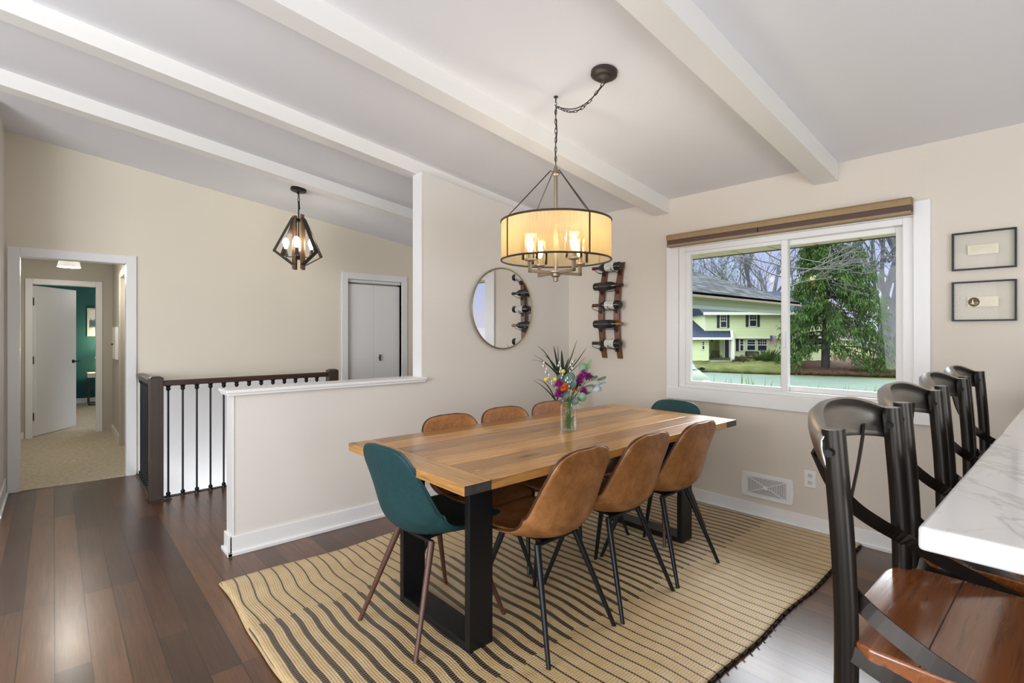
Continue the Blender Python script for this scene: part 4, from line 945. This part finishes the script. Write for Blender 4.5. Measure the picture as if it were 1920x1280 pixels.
# terrain
def gz(x, y):
    if y < 6: return .22
    if y < 20: t = (y-6)/14; return .22+(-1.25-.22)*(t*t*(3-2*t))
    if y < 27: return -1.25-.45*(y-20)/7
    if y < 46: return -1.70
    return -1.7+min(2.6, (y-46)*.012)
rows = []
ys = [3.99, 5, 6]+[6+i*1.0 for i in range(1, 15)]+[22, 24, 27, 30, 34, 38, 42, 46, 60, 90, 140]
for y in ys: rows.append([(x, y, gz(x, y)) for x in [-90, -60, -45, -35, -28, -22, -17, -13, -10, -7, -5, -3, 0, 4, 10, 20, 40]])
grass = mottled('spring_lawn', (.07, .095, .025), (.17, .18, .07), 1.1, .95, .4, 14, spec=.05)
p = MB(); p.grid(rows); g_ = struct('ground', p, grass, smooth=True)
# street, curb, mulch bed as shaped slabs
asph = mottled('pale_asphalt', (.11, .15, .12), (.13, .175, .14), .5, .9, spec=.1)
def slab(name, pts, z, m_, h=.03):
    p = MB(); p.poly_prism([(x, y, z) for x, y in pts], (0, 0, h)); return struct(name, p, m_)
fl = lambda u, v_, zg=-1.7: (lambda d: ((Fd*d+Rd*((u-960)/964*d)).x, (Fd*d+Rd*((u-960)/964*d)).y))(964*(1.35-zg)/(v_-623.4))
far1, far2, far3 = fl(1240, 699), fl(1335, 699), fl(1460, 705); far4, far5 = fl(1600, 710), fl(1760, 716)
nr = [(6, 20.5), (-8, 20), (-14, 20), (-26, 24)]
slab('street', [far1, far2, far3, far4, far5]+[(8, 22)]+[(-6, 22.5), (-14, 23), (-26, 26)], -1.73, asph, .07)
mulch = mottled('leaf_mulch', (.045, .024, .014), (.125, .078, .055), 3.5, .95, .6, 20, spec=.05)
def bank(name, us, d0, d1, d2, z0, z1, m_):
    p = MB(); rows = []
    for d, z in ((d0, z0), ((d0+d1)/2, (z0+z1)/2+.03), (d1, z1), (d2, z1)):
        rows.append([(lambda q: (q.x, q.y, z+.03*math.sin(u*.3+d)))(E(u, 623.4, d+(dd if d < d2 else 0))) for u, dd in us])
    p.grid(rows); return struct(name, p, m_, smooth=True, solid=.25)
bank('lawn_bank', [(u, -max(0, u-1340)*.014) for u in range(1180, 1481, 10)], 39.0, 43.4, 54, -1.69, -1.04, grass)
bank('mulch_bed', [(u, -(u-1455)*.0135) for u in range(1455, 1801, 10)], 37.6, 43, 56, -1.68, -1.30, mulch)
bank('mulch_bed', [(u, 0) for u in range(1372, 1466, 8)], 40.8, 43.4, 45, -1.34, -.98, mulch)
# ---- house across the street
siding = mat('pale_yellow_siding', (.7, .78, .45), .75, spec=.1); sv = coords(siding); s_ = N(siding, 'ShaderNodeSeparateXYZ'); LK(siding, sv, s_.inputs[0])
LK(siding, mixc(siding, mth(siding, 'LESS_THAN', mth(siding, 'FRACT', mth(siding, 'DIVIDE', s_.outputs[2], .13)), .16), (.78, .86, .50), (.52, .60, .36)), bsdf(siding).inputs['Base Color'])
roofm = mottled('slate_blue_shingle', (.022, .032, .055), (.045, .06, .09), 5, .9, spec=.08); shut = mat('navy_shutter', (.018, .022, .04), .6); otrim = mat('outdoor_cream_trim', (.85, .85, .70), .6, spec=.1)
dglass = mat('dark_window_glass', (.02, .03, .04), .08)
HD = 44.0; hk = HD/964
hs = thing('yellow_house', 'two-storey pale yellow house with navy shutters seen through the window across the street', 'house', E(1322, 623.4, HD)-Vector((0, 0, 1.35)), math.atan2(Rd.y, Rd.x))
def hx(u): return (u-1322)*hk
def hz(v_): return 1.35+(623.4-v_)*hk
p = MB(); p.box(hx(1322), hx(1563), 0, 9, hz(634), hz(589)); p.box(hx(1352), hx(1563), .35, 9, -1.75, hz(634)); p.build('upper_wall', siding, hs)
p = MB(); p.poly_prism([(hx(1315), -.5, hz(589)), (hx(1315), 9.5, hz(589)), (hx(1315), 4.5, hz(589)+2.3)], (hx(1570)-hx(1315), 0, 0)); p.build('main_roof', roofm, hs)
p = MB(); p.box(hx(1315), hx(1570), -.6, -.45, hz(590.5), hz(585.5)); p.box(hx(1320.5), hx(1322.5), -.03, 0, hz(620), hz(589)); p.box(hx(1352), hx(1563), -.02, .35, hz(634.5), hz(632)); p.box(hx(1540), hx(1543), -.05, 0, hz(633), hz(589)); p.build('eave_trim', otrim, hs)
# porch wing
p = MB(); p.poly_prism([(hx(1240), -2.2, hz(632.5)), (hx(1352), -2.2, hz(632.5)), (hx(1371), 0, hz(620)), (hx(1240), 0, hz(620))], (0, .02, -.12)); p.poly_prism([(hx(1240), 0, hz(620)), (hx(1321.5), 0, hz(620)), (hx(1321.5), 4.0, hz(596)+.25), (hx(1240), 4.0, hz(596)+.25)], (0, .02, -.12)); p.build('porch_roof', roofm, hs)
p = MB(); p.box(hx(1240), hx(1353), -2.25, -2.1, hz(636), hz(632)); p.strap([(hx(1352), -2.2, hz(633)), (hx(1371), -.05, hz(620.5))], .18, .1, (0, 0, 1)); p.box(hx(1351.5), hx(1357.5), -2.1, -1.9, -1.75, hz(634)); p.build('porch_trim', otrim, hs)
p = MB(); p.box(hx(1240), hx(1314), -1.8, 2, -1.75, hz(634)); p.box(hx(1314), hx(1355), 1.3, 1.5, -1.75, hz(632)); p.box(hx(1240), hx(1330), .1, 4, hz(634), hz(622)); p.build('wing_wall', siding, hs)
p = MB(); p.box(hx(1312), hx(1361), -2.3, 1.3, -1.8, -.92); p.box(hx(1357), hx(1373), -1.6, .3, -1.8, -.96); p.build('porch_slab', mat('concrete', (.34, .34, .32), .9), hs)
def hwin(u0, u1, v0_, v1_, y=0, sh=(), bars=(1, 2)):
    p = MB(); p.box(hx(u0)-.07, hx(u1)+.07, y-.06, y+.02, hz(v1_)-.08, hz(v0_)+.07); w_ = p.build('window_frame', otrim, hs)
    q = MB(); q.box(hx(u0), hx(u1), y-.08, y-.05, hz(v1_), hz(v0_)); q.build('window_glass', dglass, w_)
    q = MB(); zc = (hz(v0_)+hz(v1_))/2; q.box(hx(u0), hx(u1), y-.10, y-.07, zc-.03, zc+.03)
    for i in range(1, bars[1]+1): x = hx(u0)+(hx(u1)-hx(u0))*i/(bars[1]+1); q.box(x-.012, x+.012, y-.095, y-.075, zc, hz(v0_))
    q.box(hx(u0), hx(u1), y-.095, y-.075, (zc+hz(v0_))/2-.012, (zc+hz(v0_))/2+.012); q.build('window_bars', otrim, w_)
    for a, b_ in sh: q = MB(); q.box(hx(a), hx(b_), y-.06, y-.01, hz(v1_)-.06, hz(v0_)+.05); q.build('shutter', shut, hs)
hwin(1351, 1361, 591, 613, 0, ((1344, 1348.5), (1362.5, 1367))); hwin(1405.5, 1417, 588.5, 611, 0, ((1398, 1402.8), (1419.3, 1424)))
hwin(1391, 1396, 636, 657, .35, ((1383, 1388),), (1, 0)); hwin(1402.5, 1417, 637, 656, .2, (), (0, 0)); hwin(1424, 1440, 636.5, 657, .35, (), (1, 3)); hwin(1302, 1305, 640, 653, -1.8, (), (0, 0))
hwin(1500, 1512, 636, 657, .35, ((1494, 1499),), (1, 1)); hwin(1478, 1490, 590, 611, 0, ((1471, 1476), (1492, 1497)))
p = MB(); p.box(hx(1359), hx(1370.5), .25, .36, -.96, hz(636)); fd_ = p.build('door_surround', otrim, hs); q = MB(); q.box(hx(1361.5), hx(1368.5), .2, .26, -.90, hz(637)); q.build('front_door', shut, fd_)
p = MB(); p.box(hx(1344), hx(1346.5), 1.2, 1.3, hz(640), hz(636.5)); p.build('porch_lamp', M['metal_black'], hs)
pl_ = thing('window_planter', 'dark wooden planter box under the front window of the yellow house', 'planter', hs.matrix_basis @ Vector((hx(1407), -.1, -1.7)), math.atan2(Rd.y, Rd.x))
plank = mat('dark_planter', (.06, .045, .04), .8); p = MB(); p.box(-.5, .5, -.2, .2, .42, .8); p.build('trough', plank, pl_)
for sx in (-.42, .42): p = MB(); p.box(sx-.05, sx+.05, -.15, .15, 0, .42); p.build('planter_leg', plank, pl_)
hmat = Matrix.Translation(hs.location) @ Matrix.Rotation(math.atan2(Rd.y, Rd.x), 4, 'Z')
pl_.location = hmat @ Vector((hx(1407), -.3, -1.04))
bn = thing('porch_bench', 'dark wooden bench on the porch of the yellow house', 'bench', hmat @ Vector((hx(1341), -.2, -.92)), math.atan2(Rd.y, Rd.x)); bn.scale = (.8, .8, .8)
p = MB(); p.box(-.5, .5, -.25, .25, .36, .42); p.build('seat', plank, bn); p = MB()
for k in range(7): p.box(-.45+k*.14, -.39+k*.14, .2, .25, .42, .80+.06*math.sin(PI*k/6))
p.box(-.5, .5, .19, .26, .84, .90); p.build('backrest', plank, bn)
for sx in (-.46, .46):
    for sy in (-.2, .2): p = MB(); p.box(sx-.03, sx+.03, sy-.03, sy+.03, 0, .36); p.build('leg', plank, bn)
fg = thing('american_flag', 'small american flag hanging on a pole by the yellow house window', 'flag', hmat @ Vector((hx(1440), -.5, hz(640))), math.atan2(Rd.y, Rd.x))
p = MB(); p.tube([(0, .7, -.5), (.1, -.3, .55)], .02, 6); p.build('flagpole', mat('flagpole_white', (.6, .6, .6), .5), fg)
red = mat('flag_red', (.42, .03, .04), .8); wht = mat('flag_white', (.62, .62, .62), .8); blu = mat('flag_blue', (.03, .05, .18), .8)
p = MB()
for k in range(13):
    x0 = -.22+k*.036+.06*0; p.mi = k % 2
    rows = [[(x0+.036*a+.05*math.sin(b*2.2+a)+b*(.012*k-.07), -.30+.03*math.sin(k+b), .50-b*1.15*(1-.02*k)) for a in (0, 1)] for b in [q/6 for q in range(7)]]
    p.grid(rows)
p.build('flag_stripes', [red, wht], fg); p = MB(); p.box(-.24, -.02, -.33, -.31, .10, .52); cn = p.build('canton', blu, fg); q = MB()
for i in range(4):
    for j in range(5): q.box(-.22+i*.055, -.20+i*.055, -.336, -.330, .13+j*.08, .15+j*.08)
q.build('stars', wht, cn)
# second house far behind at right
h2 = thing('distant_house', 'grey house far behind the tree trunks at the right edge of the window', 'house', E(1690, 623.4, 85)-Vector((0, 0, 1.35)), math.atan2(Rd.y, Rd.x))
gs_ = mat('grey_green_siding', (.30, .36, .34), .8); p = MB(); p.box(-4, 8, 0, 6, -1.0, 1.6); p.build('wall', gs_, h2); p = MB(); p.poly_prism([(-4.6, -.4, 1.5), (-4.6, 6.4, 1.5), (-4.6, 3, 3.6)], (13, 0, 0)); p.build('roof', mottled('grey_roof', (.2, .23, .24), (.27, .3, .31), 3, .9), h2)
for x in (-2.5, .5, 3): p = MB(); p.box(x, x+1.1, -.05, .02, -.1, 1.0); p.build('window', dglass, h2)
# ---- garage wing of this house (open porch roof on posts)
gw = thing('porch_wing', 'cream porch wing with grey shingle roof outside the left window pane', 'porch', (-6, 4.2, 0))
gsid = mat('cream_lap_siding', (.7, .7, .55), .7, spec=.1); s_ = N(gsid, 'ShaderNodeSeparateXYZ'); LK(gsid, coords(gsid), s_.inputs[0]); LK(gsid, mixc(gsid, mth(gsid, 'LESS_THAN', mth(gsid, 'FRACT', mth(gsid, 'DIVIDE', s_.outputs[2], .105)), .12), (.46, .52, .50), (.30, .34, .33)), bsdf(gsid).inputs['Base Color'])
p = MB(); p.box(-.08, .0, 0, 12.1, 1.905, 2.21); p.build('header_beam', gsid, gw)
p = MB(); p.box(-.04, .30, -.0, 12.4, 2.185, 2.20); p.box(.27, .30, 0, 12.4, 2.13, 2.235); p.build('fascia', mat('brown_fascia', (.22, .18, .14), .7), gw)
shg = mat('weathered_shingle', (.2, .2, .2), 1, spec=.0); br2 = N(shg, 'ShaderNodeTexBrick'); LK(shg, coords(shg, (1, 1, 1), rot=(0, 0, PI/2)), br2.inputs['Vector']); br2.inputs['Scale'].default_value = 1; br2.inputs['Brick Width'].default_value = .5; br2.inputs['Row Height'].default_value = .17; br2.inputs['Mortar Size'].default_value = .018
br2.inputs['Color1'].default_value = (.05, .056, .06, 1); br2.inputs['Color2'].default_value = (.12, .125, .13, 1); br2.inputs['Mortar'].default_value = (.03, .03, .03, 1); LK(shg, br2.outputs[0], bsdf(shg).inputs['Base Color'])
p = MB(); R0 = .42
def rz(x): return 2.2-R0*(x-.3)
p.poly_prism([(.3, 0, rz(.3)), (.3, 12.3, rz(.3)), (-2.06, 10.2, rz(-2.06)), (-5, 7.6, rz(-5)), (-5, 0, rz(-5))], (0, 0, .05))
p.poly_prism([(.3, 12.3, rz(.3)), (-10.3, 12.3, rz(.3)), (-5, 7.6, rz(-5))], (0, 0, .05)); p.build('shingle_roof', shg, gw)
for x, y in ((-.05, 6.55), (-.05, 12.0)): 
    p = MB(); p.box(x-.06, x+.06, y-.06, y+.06, gz(-6, 4.2+y)-.3, 1.85); p.build('porch_post', mat('beige_post', (.40, .36, .27), .7), gw)
# ---- parked car
car = thing('parked_car', 'silver car parked on the driveway at the lower left of the window', 'car', (0, 0, 0))
cd_ = 18.5; cc = E(1290, 623.4, cd_); car.location = (cc.x, cc.y, -1.06); car.rotation_euler = (0, 0, math.atan2(Rd.y, Rd.x)-math.radians(1))
cb = mat('car_paint', (.16, .21, .15), .6, 0, .1); p = MB()
sec = [(-.0, .35, .62, .86), (.25, .30, .80, .92), (1.3, .28, .98, .93), (1.9, .28, 1.02, .93), (4.1, .3, 1.0, .92), (4.5, .4, .9, .86)]
def loop(y, z0, z1, hw_): return [(-hw_*.94, y, z0), (hw_*.94, y, z0), (hw_, y, (z0+z1)/2), (hw_*.9, y, z1), (-hw_*.9, y, z1), (-hw_, y, (z0+z1)/2)]
rows = [loop(*s) for s in sec]; p.grid(rows, True); p.add(rows[0], [(5, 4, 3, 2, 1, 0)]); p.add(rows[-1], [(0, 1, 2, 3, 4, 5)]); p.build('body', cb, car, smooth=True, bev=.03)
p = MB(); rows = [[(-.80, 1.25, .97), (.80, 1.25, .97), (.62, 1.95, 1.52), (-.62, 1.95, 1.52)], [(-.82, 4.1, .97), (.82, 4.1, .97), (.62, 3.6, 1.52), (-.62, 3.6, 1.52)]]; p.grid(rows, True); p.add(rows[0], [(3, 2, 1, 0)]); p.add(rows[1], [(0, 1, 2, 3)]); p.build('cabin', cb, car, bev=.03)
p = MB(); p.add([(-.72, 1.24, 1.0), (.72, 1.24, 1.0), (.58, 1.89, 1.49), (-.58, 1.89, 1.49)], [(0, 1, 2, 3)]); p.build('windshield', mat('car_glass', (.22, .32, .26), .06), car, solid=.01, off=0)
p = MB(); p.box(-.42, .42, -.03, .1, .48, .66); p.build('grille', M['metal_black'], car)
for sg in (-1, 1):
    p = MB(); p.ball((sg*.66, .08, .62), .19, .14, .075, 14, 8); p.build('headlight', mat('headlight', (.5, .55, .45), .1), car, smooth=True)
    p = MB(); p.ball((sg*1.02, 1.45, 1.02), .11, .06, .075, 12, 8); p.box(sg*.84, sg*1.0, 1.44, 1.47, .98, 1.02); p.build('side_mirror', M['metal_black'], car, smooth=True)
    for y in (.85, 3.6): p = MB(); p.lathe([(.18, 0), (.33, 0), (.34, .03), (.34, .2), (.18, .2)], 24, (sg*.72-(0.1), y, .33), 'x'); p.build('wheel', mat('tyre', (.015, .015, .015), .8), car, smooth=True)
# ---- spear leaves in the flower bed below the window
blade = mottled('daffodil_leaf', (.08, .20, .03), (.16, .32, .07), 6, .5); r8 = random.Random(5)
clumps = [(1345, 5, 12), (1382, 4, 22), (1398, 5, 20), (1410, 6, 20), (1425, 6, 14), (1450, 4, 8), (1484, 3, 6), (1515, 3, 8), (1530, 4, 10), (1540, 4, 9), (1575, 4, 9), (1593, 4, 8), (1605, 3, 6), (1630, 3, 8)]
for k_, (u, n, h_) in enumerate(clumps):
    base = E(u, 720, 5.6+(k_ % 3)*.12)
    zb_ = gz(0, 5); tip_v = 711+(u-1290)*.060-h_*.75
    on_ = ('first', 'second', 'third', 'fourth', 'fifth', 'sixth', 'seventh', 'eighth')
    t = thing('spear_leaf_clump', 'green spear leaves outside the %s window pane, %s clump from the left' % (('left', on_[k_]) if k_ < 6 else ('right', on_[k_-6])), 'plant', (base.x, base.y, zb_), 0, 'bulb leaves below the window')
    d_ = (base.x*Fd.x+base.y*Fd.y); ztip = 1.35+(623.4-tip_v)/964*d_-zb_
    for i in range(n):
        p = MB(); dx = r8.uniform(-.11, .11); p.leaf((r8.uniform(-.03, .03), r8.uniform(-.03, .03), 0), (dx*1.4, r8.uniform(-.1, .1), ztip), Fd, ztip*r8.uniform(.80, 1.08), .016, 5, -.0, .1); p.build('blade', blade, t, smooth=True)
# ---- trees
barkg = mottled('grey_bark', (.09, .095, .11), (.22, .22, .25), 6, .9, .5, 20, (1, 1, .3), spec=0); barkd = mottled('dark_bark', (.05, .045, .045), (.11, .10, .10), 6, .9, .5, 20, spec=0)
def limb(mb, p, d, L, r, depth, rr, spread=.6, up=.12, seg=4):
    pts = [p]; rs = [r]; q = p.copy(); dd = d.normalized()
    for i in range(seg):
        dd = (dd+Vector((rr.uniform(-1, 1), rr.uniform(-1, 1), rr.uniform(-1, 1)))*.16+Vector((0, 0, up*.3))).normalized(); q = q+dd*L/seg; pts.append(q.copy()); rs.append(r*(1-.45*(i+1)/seg))
    mb.tube(pts, rs, 6 if depth > 2 else 4 if depth > 0 else 3, cap=False)
    if depth <= 0: return
    nb = rr.choice((3, 4)) if depth > 1 else 4
    for k in range(nb):
        t = .35+.65*(k+rr.random()*.6)/nb; i = min(seg-1, int(t*seg)); b = pts[i].lerp(pts[i+1], t*seg-i if t*seg-i < 1 else 1)
        a = Vector((rr.uniform(-1, 1), rr.uniform(-1, 1), rr.uniform(-.3, .8))).normalized()
        limb(mb, b, (dd+a*spread*1.5).normalized(), L*rr.uniform(.5, .68), r*.50, depth-1, rr, spread, up, seg)
def bare(name, u, d, h, r, seed, label, lean=(0, 0), bm_=None, depth=4, zb=-1.7, group='bare trees behind the houses'):
    c_ = E(u, 623.4, d); t = thing(name, label, 'tree', (c_.x, c_.y, zb), 0, group); rr = random.Random(seed); mb = MB()
    dirv = (Rd*lean[0]+Fd*lean[1]+Vector((0, 0, 1))); limb(mb, Vector((0, 0, -.2)), dirv, h*.62, r, depth, rr, .6, .25, 5); mb.build('trunk_and_branches', bm_ or barkg, t, smooth=True); return t
for k_, (u, d, h, r, lb) in enumerate(((1308, 70, 15, .20, 'pale leafing tree above the porch roof at the far left of the window'), (1345, 74, 16, .2, 'leafing tree above the porch roof, second from the left'), (1368, 62, 14, .18, 'slender leafing tree above the right slope of the porch roof'), (1400, 66, 19, .38, 'tall bare tree behind the yellow house, left of the window mullion'), (1432, 64, 19, .34, 'tall bare tree standing closest to the left of the mullion'), (1450, 80, 16, .25, 'thin bare tree just left of the mullion, farther back'), (1500, 72, 18, .3, 'bare tree showing just right of the mullion'), (1415, 90, 17, .3, 'distant bare tree between the two tall trunks left of the mullion'))):
    t = bare('bare_tree', u, d, h, r, 20+k_, lb)
    if k_ < 3:
        rr = random.Random(50+k_); p = MB(); 
        for i in range(420):
            a = rr.uniform(0, 2*PI); z = rr.uniform(.35, 1)*h; R1 = (1.05-z/h)*3.6*rr.random()**.5+.3
            p.leaf((R1*math.cos(a), R1*math.sin(a), z), (rr.uniform(-1, 1), rr.uniform(-1, 1), rr.uniform(-.2, .6)), (0, 0, 1), rr.uniform(.3, .6), .16, 2)
        p.build('young_leaves', mottled('young_leaf', (.10, .19, .11), (.26, .34, .22), .8, .8), t)
gt = bare('grey_trunk_tree', 1655, 46, 21, .55, 71, 'large grey-barked tree with forked leaning trunks at the right of the window', (.18, 0), None, 4, -1.7, None)
del_group = gt.get('group')
mb = MB(); rr = random.Random(12); limb(mb, Vector((.2, .2, -.2)), Rd*.55+Vector((0, 0, 1)), 10, .42, 3, rr, .5, .2, 5); mb.build('second_trunk', barkg, gt, smooth=True)
mb = MB(); rr = random.Random(15); limb(mb, Vector((-.2, .2, -.2)), Rd*-.05+Vector((0, 0, 1)), 11, .40, 3, rr, .5, .2, 5); mb.build('third_trunk', barkg, gt, smooth=True)
needle_l = mottled('conifer_needles', (.018, .052, .012), (.115, .205, .045), 1.6, .8, spec=.1)
p = MB(); rr = random.Random(33)
def tuft(mb, c_, dirv, n, L, W_):
    for i in range(n):
        d_ = (dirv+Vector((rr.uniform(-1, 1), rr.uniform(-1, 1), rr.uniform(-1.0, .35)))*.9).normalized()
        mb.leaf(c_+Vector((rr.uniform(-1, 1), rr.uniform(-1, 1), rr.uniform(-.6, .6)))*.22, d_, (0, 0, 1), L*rr.uniform(.6, 1.3), W_*rr.uniform(.7, 1.2), 2, .1, .2)
for bz, an, ln in [(rr.uniform(2.5, 13), rr.uniform(0, 2*PI), rr.uniform(2.5, 5.5)) for i in range(34)]:
    d_ = Vector((math.cos(an), math.sin(an), rr.uniform(-.25, .2)))
    for k in range(9): tuft(p, Rd*(bz*.22)+Vector((0, 0, bz))+d_*ln*(.35+.65*k/8), d_, 12, .34, .10)
p.build('foliage_sprays', needle_l, gt)
cf = thing('drooping_conifer', 'large green conifer with drooping branches filling the right window pane', 'tree', (0, 0, 0)); c_ = E(1547, 623.4, 38.5); cf.location = (c_.x, c_.y, -1.7)
p = MB(); p.tube(smoothpath([(0, 0, -.2), (.05, 0, 3), (-.05, .05, 7), (0, 0, 12.5)], 5), [.30]*6+[.22]*5+[.12]*4+[.05], 10); p.build('trunk', barkd, cf, smooth=True)
p = MB(); bb_ = MB(); rr = random.Random(77)
for i in range(150):
    z0 = rr.uniform(1.6, 12.2); an = rr.uniform(0, 2*PI); R1 = (1.15-z0/13.5)*5.0*rr.uniform(.65, 1.0)+.5; side = math.cos(an)*Rd.x+math.sin(an)*Rd.y
    if side < -.2: R1 *= .66
    e = Vector((math.cos(an), math.sin(an), 0)); dr = rr.uniform(.25, .6)*R1
    if side > .1: e = (e+Rd*.25).normalized(); R1 *= 1.02
    pts = [Vector((0, 0, z0))+e*R1*t+Vector((0, 0, .25*math.sin(PI*t*.8)*R1*.35-dr*t*t)) for t in [q/7 for q in range(8)]]
    bb_.tube(pts, [.05*(1-t/9) for t in range(8)], 4, cap=False)
    for k in range(2, 8):
        c2 = pts[k]
        for h_ in range(3 if k < 5 else 4):
            dn = c2+Vector((rr.uniform(-.35, .35), rr.uniform(-.35, .35), -h_*.22*rr.uniform(.6, 1.4)))
            if dn.z > .05: tuft(p, dn, (e*.35+Vector((0, 0, -.75))), 8, .34, .085)
p.build('drooping_foliage', needle_l, cf); bb_.build('boughs', barkd, cf)
p = MB(); rr = random.Random(9)
for s0, s1 in ((E(1470, 500, 30), E(1600, 500, 30)), (E(1475, 470, 30), E(1560, 455, 30))): pass
gr_ = thing('grey_branch_tree', 'leaning tree with pale bare branches across the top of the right pane', 'tree', E(1440, 623.4, 31)-Vector((0, 0, 3.05)))
mb = MB(); limb(mb, Vector((0, 0, 0)), Fd*.3+Rd*-.3+Vector((0, 0, 1)), 5.0, .12, 0, rr); 
mb = MB(); mb.tube(smoothpath([(0, 0, -.1), (.02, 0, 3), (.0, 0, 6), (0, 0, 8.6)], 4), [.16]*6+[.12]*7, 8); mb.build('trunk', barkd, gr_, smooth=True)
gr_.location = E(1472, 623.4, 31)-Vector((0, 0, 3.05))
mb = MB(); pale = mottled('pale_twig', (.13, .125, .12), (.2, .19, .175), 4, .8)
for v0_, v1_, un in ((480, 500, 1590), (500, 520, 1600), (455, 440, 1570), (520, 505, 1610), (540, 525, 1575)):
    a = E(1468, v0_, 31)-gr_.location; b = E(un, v1_, 31)-gr_.location; limb(mb, a, b-a, (b-a).length, .035, 3, rr, .42, .0, 6)
for v0_, v1_, un in ((500, 470, 1365), (520, 505, 1400), (490, 445, 1330)):
    a = E(1468, v0_, 31)-gr_.location; b = E(un, v1_, 31)-gr_.location; limb(mb, a, b-a, (b-a).length, .05, 2, rr, .35, .0, 6)
mb.build('bare_boughs', pale, gr_, smooth=True)
# ---- shrubs
def shrub(name, u, v_, d, w_, h_, c1, c2, label, n=260, spiky=False, seed=1, zb=-1.7):
    c_ = E(u, v_, d); t = thing(name, label, 'shrub', (c_.x, c_.y, zb)); rr = random.Random(seed); p = MB(); q = MB()
    for i in range(18):
        a = rr.uniform(0, 2*PI); e = Vector((math.cos(a)*w_*.4*rr.random(), math.sin(a)*w_*.4*rr.random(), h_*.85)); q.tube([(0, 0, 0), e*.6, e], .02, 4, cap=False)
    for i in range(n):
        a = rr.uniform(0, 2*PI); z = rr.random(); R1 = w_/2*math.sqrt(max(0, 1-(z*1.0)**2))*rr.random()**.5
        if spiky: p.leaf((R1*.4*math.cos(a), R1*.4*math.sin(a), .05), (R1*1.6*math.cos(a), R1*1.6*math.sin(a), h_*.8), (0, 0, 1), h_*rr.uniform(.6, 1.1), .09, 3, .05)
        else: p.leaf((R1*math.cos(a), R1*math.sin(a), z*h_), (math.cos(a), math.sin(a), rr.uniform(-.2, 1)), (0, 0, 1), .28, .12, 2)
    q.build('twigs', barkd, t); p.build('shrub_foliage', mottled(name+'_leaf', c1, c2, 2, .8), t)
shrub('spiky_green_shrub', 1440, 680, 42, 3.0, 1.35, (.05, .11, .02), (.16, .24, .06), 'bushy green shrub in front of the yellow house beside the flag', 420, True, 2, -1.22)
shrub('russet_shrub', 1388, 678, 42, 2.2, .8, (.10, .06, .04), (.20, .15, .10), 'low brownish shrub in front of the yellow house near its door', 260, True, 3, -1.22)
shrub('low_evergreen', 1637, 700, 36, 2.6, 1.2, (.05, .13, .01), (.16, .30, .04), 'low bright green evergreen at the right foot of the big conifer', 700, False, 4)
shrub('young_evergreen', 1687, 670, 52, 1.1, 2.0, (.02, .05, .015), (.05, .10, .03), 'narrow young evergreen on the mulch near the right window edge', 320, False, 5, -1.35)
